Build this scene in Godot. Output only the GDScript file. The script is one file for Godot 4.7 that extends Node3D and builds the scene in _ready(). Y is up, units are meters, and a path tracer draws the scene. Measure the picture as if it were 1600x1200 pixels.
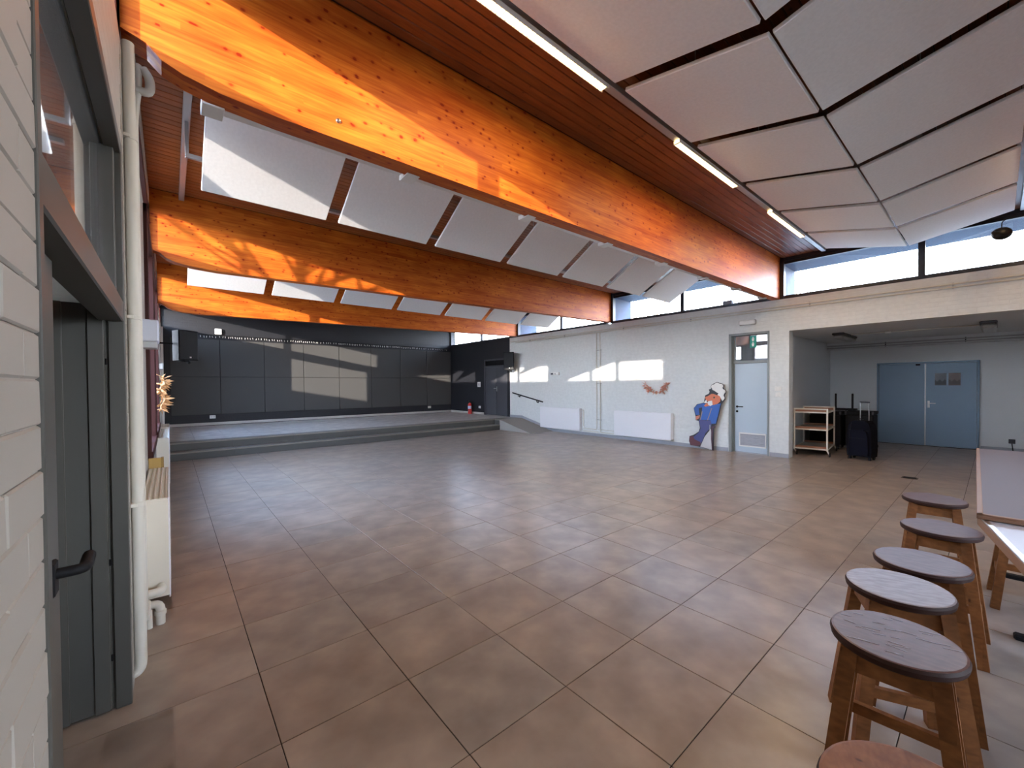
extends Node3D
# A community hall: x runs from the window wall (left) to the opposite wall, -z runs towards the stage, y is up.

const WX := -0.52      # face of the window wall
const RX := 9.45       # face of the opposite wall
const ZB := -14.41     # black wall at the back of the stage
const ZF := 7.7        # end wall behind the camera
const CY := 4.22       # underside of the plank ceiling
const SH := 0.36       # stage height
const ORD := ["first", "second", "third", "fourth", "fifth", "sixth", "seventh", "eighth"]

var M := {}
var rng := RandomNumberGenerator.new()

const LAMP_E := 0.7

func _ready():
	# camera
	var cam := Camera3D.new()
	cam.name = "camera"
	cam.projection = Camera3D.PROJECTION_FRUSTUM
	cam.near = 0.05
	cam.far = 400.0
	cam.size = 0.05 * 1200.0 / 639.245
	cam.frustum_offset = Vector2(-20.366, 10.307) / 639.245 * 0.05
	cam.position = Vector3(-0.3522, 1.5904, 2.0749)
	cam.rotation = Vector3(-0.014787, -0.715367, -0.006749)
	cam.current = true
	add_child(cam)
	# sky, low winter sun from behind the window wall, exposure
	var env := Environment.new()
	env.background_mode = Environment.BG_SKY
	var sky := Sky.new()
	var sm := ProceduralSkyMaterial.new()
	sm.sky_top_color = Color(0.54, 0.66, 0.84)
	sm.sky_horizon_color = Color(0.92, 0.94, 0.965)
	sm.sky_curve = 0.22
	sm.ground_bottom_color = Color(0.30, 0.29, 0.26)
	sm.ground_horizon_color = Color(0.45, 0.45, 0.43)
	sky.sky_material = sm
	env.sky = sky
	env.background_energy_multiplier = SKY_E
	env.tonemap_mode = Environment.TONE_MAPPER_LINEAR
	env.tonemap_exposure = 3.05
	env.sdfgi_enabled = true
	env.ssao_enabled = true
	env.ssil_enabled = true
	var we := WorldEnvironment.new()
	we.name = "world"
	we.environment = env
	add_child(we)
	var sun := DirectionalLight3D.new()
	sun.name = "sun"
	sun.light_color = Color(1.0, 0.95, 0.90)
	sun.light_energy = SUN_E
	sun.light_angular_distance = 0.5
	sun.shadow_enabled = true
	sun.basis = Basis.looking_at(Vector3(1.0, -0.175, -0.68).normalized())
	add_child(sun)
	rng.seed = 1234
	make_materials()
	build_floor()
	build_walls()
	build_ceiling()
	build_windows()
	build_doors()
	build_outside()
	build_fittings()
	build_right_wall_things()
	build_left_wall_things()
	cutout()
	trolley()
	suitcase()
	equipment()
	recess_things()
	build_seating()
	build_trees()
const SKY_E := 15.0
const SUN_E := 1.55

# ------------------------------------------------------------------ helpers
func mb() -> SurfaceTool:
	var st := SurfaceTool.new()
	st.begin(Mesh.PRIMITIVE_TRIANGLES)
	return st

func uvof(p: Vector3, n: Vector3) -> Vector2:
	var a := n.abs()
	if a.y > a.x and a.y > a.z: return Vector2(p.x, p.z)
	if a.x > a.z: return Vector2(p.z, p.y)
	return Vector2(p.x, p.y)

func tri(st: SurfaceTool, a: Vector3, b: Vector3, c: Vector3, n: Vector3):
	var vs := [a, b, c]
	if (b - a).cross(c - a).dot(n) > 0.0: vs = [a, c, b]
	for v in vs:
		st.set_normal(n)
		st.set_uv(uvof(v, n))
		st.add_vertex(v)

func quad(st: SurfaceTool, a: Vector3, b: Vector3, c: Vector3, d: Vector3, n: Vector3):
	tri(st, a, b, c, n)
	tri(st, a, c, d, n)

# a chamfered box
func bx(st: SurfaceTool, c: Vector3, s: Vector3, bev := 0.0, bas := Basis.IDENTITY):
	var h := s * 0.5
	bev = minf(bev, minf(h.x, minf(h.y, h.z)) * 0.9)
	var g := func(sg: Vector3, ax: int) -> Vector3:
		var q := Vector3(h.x - bev, h.y - bev, h.z - bev)
		q[ax] = h[ax]
		return c + bas * (q * sg)
	for ax in 3:
		var u := (ax + 1) % 3
		var v := (ax + 2) % 3
		for s0 in [-1.0, 1.0]:
			var p := []
			for k in [[-1, -1], [1, -1], [1, 1], [-1, 1]]:
				var sg := Vector3.ONE
				sg[ax] = s0; sg[u] = k[0]; sg[v] = k[1]
				p.append(g.call(sg, ax))
			var n := Vector3.ZERO
			n[ax] = s0
			quad(st, p[0], p[1], p[2], p[3], bas * n)
	if bev <= 0.0: return
	for ax in 3:
		var u := (ax + 1) % 3
		var v := (ax + 2) % 3
		for su in [-1.0, 1.0]:
			for sv in [-1.0, 1.0]:
				var s1 := Vector3.ONE; s1[ax] = -1; s1[u] = su; s1[v] = sv
				var s2 := s1; s2[ax] = 1
				var n := Vector3.ZERO; n[u] = su; n[v] = sv
				quad(st, g.call(s1, u), g.call(s2, u), g.call(s2, v), g.call(s1, v), (bas * n).normalized())
	for sx in [-1.0, 1.0]:
		for sy in [-1.0, 1.0]:
			for sz in [-1.0, 1.0]:
				var sg := Vector3(sx, sy, sz)
				tri(st, g.call(sg, 0), g.call(sg, 1), g.call(sg, 2), (bas * sg).normalized())

# box given by its two corners
func bb(st: SurfaceTool, x0: float, x1: float, y0: float, y1: float, z0: float, z1: float, bev := 0.0):
	bx(st, Vector3(x0 + x1, y0 + y1, z0 + z1) * 0.5, Vector3(absf(x1 - x0), absf(y1 - y0), absf(z1 - z0)), bev)

# a bar of rectangular section from a to b (w across, d deep), may taper
func bar(st: SurfaceTool, a: Vector3, b: Vector3, w: float, d: float, side := Vector3.RIGHT, w2 := -1.0, d2 := -1.0):
	if w2 < 0.0: w2 = w
	if d2 < 0.0: d2 = d
	var t := (b - a).normalized()
	var u := (side - t * side.dot(t)).normalized()
	var v := t.cross(u)
	var p := []
	for e in [[a, w, d], [b, w2, d2]]:
		for k in [[-1, -1], [1, -1], [1, 1], [-1, 1]]:
			p.append(e[0] + u * (k[0] * e[1] * 0.5) + v * (k[1] * e[2] * 0.5))
	quad(st, p[0], p[1], p[2], p[3], -t)
	quad(st, p[4], p[5], p[6], p[7], t)
	var ns := [-v, u, v, -u]
	for k in 4:
		var k2 := (k + 1) % 4
		quad(st, p[k], p[k2], p[k2 + 4], p[k + 4], ns[k])

func smooth_tri(st: SurfaceTool, a: Vector3, b: Vector3, c: Vector3, na: Vector3, nb: Vector3, nc: Vector3):
	var vs := [[a, na], [b, nb], [c, nc]]
	if (b - a).cross(c - a).dot(na + nb + nc) > 0.0: vs = [[a, na], [c, nc], [b, nb]]
	for e in vs:
		st.set_normal(e[1])
		st.set_uv(uvof(e[0], e[1]))
		st.add_vertex(e[0])

# round tube along points
func tube(st: SurfaceTool, pts: Array, r: float, seg := 12, caps := true, r2 := -1.0):
	var n := pts.size()
	var rings := []
	var ns := []
	var up := Vector3.UP
	for i in n:
		var t: Vector3
		if i == 0: t = pts[1] - pts[0]
		elif i == n - 1: t = pts[i] - pts[i - 1]
		else: t = (pts[i] - pts[i - 1]).normalized() + (pts[i + 1] - pts[i]).normalized()
		t = t.normalized()
		if i == 0 and absf(t.dot(up)) > 0.9: up = Vector3.RIGHT
		var u := (up - t * up.dot(t)).normalized()
		up = u
		var v := t.cross(u)
		var rr := r if r2 < 0.0 else lerpf(r, r2, float(i) / (n - 1))
		var ring := []
		var nn := []
		for k in seg:
			var a := TAU * k / seg
			var d := u * cos(a) + v * sin(a)
			ring.append(pts[i] + d * rr)
			nn.append(d)
		rings.append(ring)
		ns.append(nn)
	for i in n - 1:
		for k in seg:
			var k2 := (k + 1) % seg
			smooth_tri(st, rings[i][k], rings[i][k2], rings[i + 1][k2], ns[i][k], ns[i][k2], ns[i + 1][k2])
			smooth_tri(st, rings[i][k], rings[i + 1][k2], rings[i + 1][k], ns[i][k], ns[i + 1][k2], ns[i + 1][k])
	if caps:
		for e in [[0, (pts[0] - pts[1]).normalized()], [n - 1, (pts[n - 1] - pts[n - 2]).normalized()]]:
			for k in seg:
				tri(st, pts[e[0]], rings[e[0]][k], rings[e[0]][(k + 1) % seg], e[1])

# rounded corner path
func bend(pts: Array, r := 0.05, steps := 4) -> Array:
	var out := [pts[0]]
	for i in range(1, pts.size() - 1):
		var p: Vector3 = pts[i]
		var a: Vector3 = p + (pts[i - 1] - p).normalized() * minf(r, pts[i - 1].distance_to(p) * 0.45)
		var b: Vector3 = p + (pts[i + 1] - p).normalized() * minf(r, pts[i + 1].distance_to(p) * 0.45)
		for k in steps + 1:
			var t := float(k) / steps
			out.append(a.lerp(p, t).lerp(p.lerp(b, t), t))
	out.append(pts[-1])
	return out

# profile [(radius, height)...] turned round an axis through c
func lathe(st: SurfaceTool, c: Vector3, prof: Array, seg := 24, bas := Basis.IDENTITY, sharp := true):
	for i in prof.size() - 1:
		var p: Vector2 = prof[i]
		var q: Vector2 = prof[i + 1]
		if p.distance_to(q) < 1e-6: continue
		var d := (q - p).normalized()
		var nn := Vector2(d.y, -d.x)
		for k in seg:
			var a0 := TAU * k / seg
			var a1 := TAU * (k + 1) / seg
			var d0 := Vector3(cos(a0), 0, sin(a0))
			var d1 := Vector3(cos(a1), 0, sin(a1))
			var v := [c + bas * (d0 * p.x + Vector3.UP * p.y), c + bas * (d1 * p.x + Vector3.UP * p.y), c + bas * (d1 * q.x + Vector3.UP * q.y), c + bas * (d0 * q.x + Vector3.UP * q.y)]
			var n0 := bas * (d0 * nn.x + Vector3.UP * nn.y)
			var n1 := bas * (d1 * nn.x + Vector3.UP * nn.y)
			if p.x > 1e-6: smooth_tri(st, v[0], v[1], v[2], n0, n1, n1)
			if q.x > 1e-6: smooth_tri(st, v[0], v[2], v[3], n0, n1, n0)

# polygon (2D) extruded: o + ex*x + ey*y, thickness t along ez
func prism(st: SurfaceTool, poly: PackedVector2Array, o: Vector3, ex: Vector3, ey: Vector3, t: float):
	var ez := ex.cross(ey).normalized()
	var idx := Geometry2D.triangulate_polygon(poly)
	var P := func(p: Vector2, k: float) -> Vector3: return o + ex * p.x + ey * p.y + ez * (k * t)
	for i in range(0, idx.size(), 3):
		for s in [[-0.5, -ez], [0.5, ez]]:
			tri(st, P.call(poly[idx[i]], s[0]), P.call(poly[idx[i + 1]], s[0]), P.call(poly[idx[i + 2]], s[0]), s[1])
	var cw := Geometry2D.is_polygon_clockwise(poly)
	for i in poly.size():
		var a := poly[i]
		var b := poly[(i + 1) % poly.size()]
		var d := (b - a).normalized()
		var n2 := Vector2(d.y, -d.x)
		if cw: n2 = -n2
		quad(st, P.call(a, -0.5), P.call(b, -0.5), P.call(b, 0.5), P.call(a, 0.5), ex * n2.x + ey * n2.y)

func ellipse(cx: float, cy: float, rx: float, ry: float, n := 20, turn := 0.0) -> PackedVector2Array:
	var out := PackedVector2Array()
	for k in n:
		var a := TAU * k / n
		out.append(Vector2(cx, cy) + Vector2(rx * cos(a), ry * sin(a)).rotated(turn))
	return out

func obj(called: String, st, m: Material, parent: Node = self, kind := "") -> MeshInstance3D:
	var o := MeshInstance3D.new()
	o.name = numbered(called, parent)
	o.mesh = st.commit() if st is SurfaceTool else st
	o.material_override = m
	parent.add_child(o, true)
	if kind: o.set_meta("kind", kind)
	return o

# boxes that are parts of their own: [x0, x1, y0, y1, z0, z1] each
func each(called: String, boxes: Array, bev: float, m: Material, parent: Node):
	for e in boxes:
		var st := mb()
		bb(st, e[0], e[1], e[2], e[3], e[4], e[5], bev)
		obj(called, st, m, parent)

# tubes that are parts of their own
func runs(called: String, paths: Array, r: float, seg: int, m: Material, parent: Node):
	for p in paths:
		var st := mb()
		tube(st, p, r, seg)
		obj(called, st, m, parent)

func numbered(called: String, parent: Node) -> String:
	var key := "%d/%s" % [parent.get_instance_id(), called]
	var k: int = counts.get(key, 0)
	counts[key] = k + 1
	return called if k == 0 else "%s_%03d" % [called, k]
var counts := {}

func thing(called: String, label: String, category: String, at := Vector3.ZERO, group := "") -> Node3D:
	var o := Node3D.new()
	o.name = numbered(called, self)
	add_child(o, true)
	o.position = at
	return tag(o, label, category, group)

func tag(o: Node3D, label: String, category: String, group := "") -> Node3D:
	o.set_meta("label", label)
	o.set_meta("category", category)
	if group: o.set_meta("group", group)
	return o

func struct(called: String, st, m: Material, label: String, category: String) -> MeshInstance3D:
	var o := obj(called, st, m, self, "structure")
	tag(o, label, category)
	return o

func copy(o: Node3D, called: String, label: String) -> Node3D:
	var c: Node3D = o.duplicate()
	c.name = numbered(called, self)
	add_child(c, true)
	c.set_meta("label", label)
	return c

# ------------------------------------------------------------------ materials
func mat(c: Color, rough := 0.6, metal := 0.0, spec := 0.5) -> StandardMaterial3D:
	var m := StandardMaterial3D.new()
	m.albedo_color = c
	m.roughness = rough
	m.metallic = metal
	m.metallic_specular = spec
	return m

func rgb(r: int, g: int, b: int) -> Color:
	return Color8(r, g, b)

func noise_tex(freq: float, octaves: int, lo: Color, hi: Color, sd: int, size := 512) -> NoiseTexture2D:
	var n := FastNoiseLite.new()
	n.seed = sd
	n.frequency = freq
	n.noise_type = FastNoiseLite.TYPE_SIMPLEX_SMOOTH
	n.fractal_octaves = octaves
	var t := NoiseTexture2D.new()
	t.width = size
	t.height = size
	t.seamless = true
	t.noise = n
	var g := Gradient.new()
	g.set_color(0, lo)
	g.set_color(1, hi)
	t.color_ramp = g
	return t

func triplanar(m: StandardMaterial3D, scale: Vector3, world := true):
	m.uv1_triplanar = true
	m.uv1_world_triplanar = world
	m.uv1_scale = scale

# height picture of painted brickwork, 4 stretchers by 8 courses
func brick_image() -> ImageTexture:
	var w := 352
	var h := 240
	var im := Image.create(w, h, false, Image.FORMAT_RGB8)
	var n := FastNoiseLite.new()
	n.seed = 5
	n.frequency = 0.06
	for y in h:
		var row := y / 30
		var fy := float(y % 30)
		for x in w:
			var xx := (x + (44 if row % 2 else 0)) % 88
			var e := minf(minf(fy, 29.0 - fy), minf(float(xx), 87.0 - xx))
			var v := smoothstep(0.0, 3.5, e) * 0.75 + 0.12 * n.get_noise_2d(x, y) + 0.15
			var q := int(clampf(v, 0, 1) * 255.0)
			im.set_pixel(x, y, Color8(q, q, q))
	return ImageTexture.create_from_image(im)

# pine glulam: laminations, grain and knots; 5 m by 1 m
func wood_image(w: int, h: int, lams: int, knots: int, sd: int, lo: Color, hi: Color, contrast := 1.0) -> ImageTexture:
	var r := RandomNumberGenerator.new()
	r.seed = sd
	var n := FastNoiseLite.new()
	n.seed = sd
	n.frequency = 1.0
	n.fractal_octaves = 3
	var col := PackedFloat32Array()
	col.resize(w * h)
	var tones := []
	for k in lams:
		var joints := [r.randf() * w, r.randf() * w]
		joints.sort()
		tones.append([joints, [r.randf_range(-1, 1), r.randf_range(-1, 1), r.randf_range(-1, 1)], r.randf() * 90.0])
	for y in h:
		var lam := int(float(y) * lams / h)
		var fr := fmod(float(y) * lams / h, 1.0)
		var tn: Array = tones[lam]
		for x in w:
			var part := 0 if x < tn[0][0] else (1 if x < tn[0][1] else 0)
			var a := TAU * x / w
			var g: float = n.get_noise_3d(cos(a) * 2.2, sin(a) * 2.2, y * 0.16 + tn[2] + part * 7.0)
			var g2: float = n.get_noise_3d(cos(a) * 1.1 + 9.0, sin(a) * 1.1, y * 0.012)
			var v: float = 0.5 + 0.16 * g * contrast + 0.16 * g2 + 0.075 * tn[1][part] * contrast
			if fr < 1.4 * lams / h: v -= 0.06 * contrast
			col[y * w + x] = v
	for k in knots:
		var kx := r.randi_range(0, w - 1)
		var ky := r.randi_range(4, h - 5)
		var rx := r.randf_range(1.6, 4.4)
		var ry := rx * r.randf_range(0.55, 0.85)
		var deep := r.randf_range(0.3, 0.65)
		for dy in range(-10, 11):
			for dx in range(-26, 27):
				var yy := ky + dy
				if yy < 0 or yy >= h: continue
				var i := yy * w + posmod(kx + dx, w)
				var d := sqrt(pow(dx / rx, 2) + pow(dy / ry, 2))
				if d < 1.0: col[i] -= deep * (1.0 - d * d * 0.5)
				elif d < 2.4: col[i] -= 0.06 * (2.4 - d)
				var tail := absf(dx) / 26.0
				if absf(dy) < ry * (1.0 - tail): col[i] -= 0.05 * (1.0 - tail)
	var bytes := PackedByteArray()
	bytes.resize(w * h * 3)
	for i in w * h:
		var c := lo.lerp(hi, clampf(col[i], 0, 1))
		bytes[i * 3] = int(c.r * 255)
		bytes[i * 3 + 1] = int(c.g * 255)
		bytes[i * 3 + 2] = int(c.b * 255)
	return ImageTexture.create_from_image(Image.create_from_data(w, h, false, Image.FORMAT_RGB8, bytes))

func make_materials():
	var brick := brick_image()
	var paint := noise_tex(0.012, 3, Color(0.95, 0.95, 0.95), Color(1, 1, 1), 3)
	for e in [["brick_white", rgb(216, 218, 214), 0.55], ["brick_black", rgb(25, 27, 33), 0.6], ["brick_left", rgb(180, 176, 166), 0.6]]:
		var m := mat(e[1], e[2])
		m.albedo_texture = paint
		triplanar(m, Vector3(1 / 0.88, 1 / 0.6, 1 / 0.88))
		m.heightmap_enabled = true
		m.heightmap_texture = brick
		m.heightmap_scale = 0.16
		M[e[0]] = m
	var wood := wood_image(1280, 256, 22, 240, 11, Color(0.50, 0.125, 0.018), Color(1.0, 0.64, 0.22))
	var wood2 := wood_image(1024, 128, 1, 40, 12, Color(0.36, 0.165, 0.065), Color(0.84, 0.52, 0.27), 0.8)
	M.wood = mat(rgb(252, 246, 236), 0.5, 0.0, 0.28)
	M.wood.albedo_texture = wood
	M.wood.uv1_scale = Vector3(1 / 5.0, 1.0, 1)
	M.wood.clearcoat_enabled = true
	M.wood.clearcoat = 0.08
	M.wood.clearcoat_roughness = 0.3
	M.planks = []
	for k in 4:
		var m := mat([rgb(216, 208, 200), rgb(200, 194, 188), rgb(228, 218, 208), rgb(208, 200, 196)][k], 0.38)
		m.albedo_texture = wood2
		m.uv1_scale = Vector3(1 / 4.0, 2.0, 1)
		m.uv1_offset = Vector3(k * 0.27, k * 0.31, 0)
		M.planks.append(m)
	M.groove = mat(rgb(40, 20, 12), 0.8)
	var stone := noise_tex(0.008, 5, Color(0.80, 0.79, 0.79), Color(1, 1, 0.99), 21)
	var stone_rough := noise_tex(0.02, 4, Color(0.92, 0.92, 0.92), Color(1, 1, 1), 22)
	M.tiles = []
	for k in 5:
		var m := mat([rgb(176, 160, 145), rgb(172, 156, 142), rgb(180, 163, 147), rgb(174, 160, 146), rgb(178, 160, 143)][k], 0.30, 0.0, 0.5)
		m.albedo_texture = stone
		m.roughness_texture = stone_rough
		triplanar(m, Vector3.ONE * [0.62, 0.7, 0.55, 0.66, 0.6][k])
		m.uv1_offset = Vector3(k * 0.37, k * 0.21, k * 0.13)
		M.tiles.append(m)
	M.stage_tile = M.tiles[0].duplicate()
	M.stage_tile.albedo_color = rgb(232, 227, 220)
	M.grout = mat(rgb(44, 36, 31), 0.9)
	M.riser = mat(rgb(74, 73, 69), 0.55)
	M.nosing = mat(rgb(128, 122, 112), 0.45)
	M.panel = mat(rgb(240, 240, 238), 0.8)
	M.panel.albedo_texture = noise_tex(0.05, 2, Color(0.96, 0.96, 0.96), Color(1, 1, 1), 31, 256)
	triplanar(M.panel, Vector3.ONE * 2.0, false)
	M.plaster = mat(rgb(205, 207, 206), 0.7)
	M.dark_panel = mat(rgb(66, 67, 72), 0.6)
	M.felt = mat(rgb(76, 76, 75), 0.9, 0.0, 0.2)
	M.black = mat(rgb(16, 17, 20), 0.65, 0.0, 0.35)
	M.black_gloss = mat(rgb(14, 14, 16), 0.45, 0.0, 0.35)
	M.black_paint = mat(rgb(35, 38, 46), 0.5)
	M.frame_blue = mat(rgb(28, 32, 44), 0.4)
	M.white = mat(rgb(226, 224, 218), 0.4)
	M.cream = mat(rgb(222, 214, 196), 0.45)
	M.pipe = mat(rgb(208, 204, 190), 0.45)
	M.rad = mat(rgb(226, 224, 224), 0.42)
	M.rad_dark = mat(rgb(48, 44, 42), 0.8)
	M.door_grey = mat(rgb(74, 73, 67), 0.45)
	M.door_pale = mat(rgb(176, 190, 200), 0.42)
	M.door_blue = mat(rgb(122, 146, 166), 0.45)
	M.frame_grey = mat(rgb(128, 132, 130), 0.45)
	M.skirt = mat(rgb(150, 152, 158), 0.4)
	M.steel = mat(rgb(190, 190, 188), 0.3, 1.0)
	M.alu = mat(rgb(168, 168, 166), 0.4, 0.6)
	M.rubber = mat(rgb(30, 30, 32), 0.7)
	M.concrete = mat(rgb(150, 145, 138), 0.85)
	M.ext = mat(rgb(62, 78, 98), 0.7, 0.0, 0.3)
	M.sensor = mat(rgb(150, 164, 180), 0.6)
	M.bark = mat(rgb(140, 122, 100), 0.9)
	M.pier = mat(rgb(160, 155, 144), 0.6)
	M.roof = mat(rgb(96, 94, 90), 0.95)
	M.earth = mat(rgb(128, 124, 108), 0.95)
	M.redbrown = mat(rgb(62, 28, 23), 0.55, 0.0, 0.3)
	M.blind = mat(rgb(150, 92, 70), 0.8)
	var gl := mat(Color(0.9, 0.96, 1.0, 0.06), 0.02)
	gl.transparency = BaseMaterial3D.TRANSPARENCY_ALPHA
	M.glass = gl
	M.lamp = mat(rgb(255, 236, 200), 0.4)
	M.lamp.emission_enabled = true
	M.lamp.emission = rgb(255, 214, 150)
	M.lamp.emission_energy_multiplier = 5.0
	var sw := wood_image(512, 128, 3, 4, 17, Color(0.30, 0.17, 0.08), Color(0.86, 0.62, 0.40), 0.9)
	M.stool = mat(rgb(228, 216, 202), 0.55, 0.0, 0.35)
	M.stool.albedo_texture = sw
	M.stool.uv1_scale = Vector3(1.3, 2.0, 1)
	M.seat = mat(rgb(122, 94, 88), 0.36)
	M.seat.albedo_texture = noise_tex(0.03, 3, Color(0.8, 0.78, 0.78), Color(1, 1, 1), 41, 256)
	triplanar(M.seat, Vector3(5, 5, 1.5), false)
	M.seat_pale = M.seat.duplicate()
	M.seat_pale.albedo_color = rgb(176, 172, 176)  # window reflection on one stool seat put into its colour
	M.seat_tan = mat(rgb(254, 242, 234), 0.5)
	M.seat_tan.albedo_texture = sw
	M.seat_tan.uv1_scale = Vector3(2, 3, 1)
	M.seat_rim = mat(rgb(52, 30, 24), 0.6, 0.0, 0.35)
	M.laminate = mat(rgb(112, 100, 102), 0.5, 0.0, 0.35)
	M.laminate_sheen = mat(rgb(204, 206, 212), 0.25)  # brighter reflection on the near table put into its colour
	M.table_edge = mat(rgb(150, 112, 84), 0.5)
	M.straw = mat(rgb(204, 152, 96), 0.8)
	M.straw_pink = mat(rgb(206, 146, 124), 0.8)
	M.vent = mat(rgb(172, 172, 178), 0.6)
	M.lip = mat(rgb(150, 100, 70), 0.5)
	M.navy = mat(rgb(12, 13, 22), 0.85, 0.0, 0.25)
	M.ply = mat(rgb(196, 194, 192), 0.6)
	M.red = mat(rgb(176, 30, 26), 0.35)
	M.green_sign = mat(rgb(20, 150, 126), 0.5)

# ------------------------------------------------------------------ the setting
func tile_mesh() -> Mesh:
	var st := mb()
	bx(st, Vector3(0, -0.005, 0), Vector3(0.5955, 0.01, 0.5955), 0.0012)
	return st.commit()

func build_floor():
	var st := mb()
	bb(st, -0.9, 14.2, -0.2, -0.0035, -9.39, ZF + 0.2)
	var fl := struct("floor", st, M.grout, "hall floor of large square warm grey stone tiles", "floor")
	var tm := tile_mesh()
	var cam := Vector3(-0.352, 1.59, 2.075)
	var all := []
	for i in range(-1, 24):
		for j in range(-10, 16):
			var c := Vector3(0.6 * i + 0.3, 0, -0.6 * j - 0.3)
			if c.z > ZF or c.z < -9.39: continue
			if c.x < WX: continue
			if c.x > RX and (c.z < -1.3 or c.z > 4.2): continue
			if c.x > 13.9: continue
			var to := c - cam
			var depth := to.x * 0.656 - to.z * 0.755
			var lateral := to.x * 0.755 + to.z * 0.656
			var seen := depth > 0.9 and lateral / depth > -1.35 and lateral / depth < 1.3
			all.append([0.0 if seen else 1.0, to.length_squared(), c, (i * 7 + j * 13 + i * j) % 5])
	all.sort_custom(func(a, b): return a[0] < b[0] or (a[0] == b[0] and a[1] < b[1]))
	var rest := mb()
	for k in all.size():
		var e: Array = all[k]
		if k < 300:
			var o := obj("tile", tm, M.tiles[posmod(e[3], 5)], fl)
			o.position = e[2] + Vector3(0, 0.0006 * (posmod(e[3], 3) - 1), 0)
		else:
			bx(rest, e[2] + Vector3(0, -0.005, 0), Vector3(0.5955, 0.01, 0.5955), 0.0012)
	# the row cut by the window wall
	for j in range(-4, 16):
		bx(rest, Vector3(-0.56, -0.005, -0.6 * j - 0.3), Vector3(0.4, 0.01, 0.5955), 0.0)
	var r := obj("tiling", rest, M.tiles[0], fl)
	r.set_meta("kind", "stuff")

	# the stage with two steps
	st = mb()
	bb(st, WX, 8.42, -0.1, 0.18 - 0.03, -9.395, -9.75)
	bb(st, WX, RX, -0.1, SH - 0.03, -9.70, ZB)
	bb(st, 8.42, RX, -0.1, SH - 0.03, -9.395, -9.75)
	var stage := struct("floor_stage", st, M.riser, "raised stage floor with two long grey steps along its front", "stage")
	for k in 7:
		var x0 := WX + k * 1.28
		var x1 := minf(x0 + 1.276, 8.42)
		for e in [[0.0, 0.15, -9.39], [0.18, SH - 0.03, -9.695]]:
			st = mb()
			bb(st, x0 + 0.002, x1, e[0] + 0.001, e[1], e[2], e[2] - 0.02, 0.002)
			obj("riser", st, M.riser, stage)
		for e in [[0.18, -9.37, -9.70], [SH, -9.675, -10.0]]:
			st = mb()
			bb(st, x0 + 0.002, x1, e[0] - 0.03, e[0], e[1], e[2], 0.004)
			obj("tread", st, M.nosing, stage)
	st = mb()
	for i in 17:
		for j in 8:
			var c := Vector3(WX + 0.3 + 0.6 * i, SH - 0.005, -10.305 - 0.6 * j)
			if c.z < ZB: continue
			bx(st, c, Vector3(0.5955, 0.01, 0.5955), 0.0012)
	var sg := obj("stage_tiling", st, M.stage_tile, stage)
	sg.set_meta("kind", "stuff")
	st = mb()
	bb(st, 8.42, RX, SH - 0.03, SH, -9.40, -10.0, 0.002)
	obj("landing", st, M.nosing, stage)
	# ramp down to the hall floor, beside the steps
	st = mb()
	prism(st, PackedVector2Array([Vector2(9.40, 0), Vector2(9.40, SH), Vector2(7.78, 0.008), Vector2(7.78, 0)]), Vector3((8.42 + RX) / 2, 0, 0), Vector3(0, 0, -1), Vector3.UP, RX - 8.42)
	struct("trim_ramp", st, M.concrete, "grey ramp sloping from the stage down to the hall floor under the handrail", "ramp")

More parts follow.
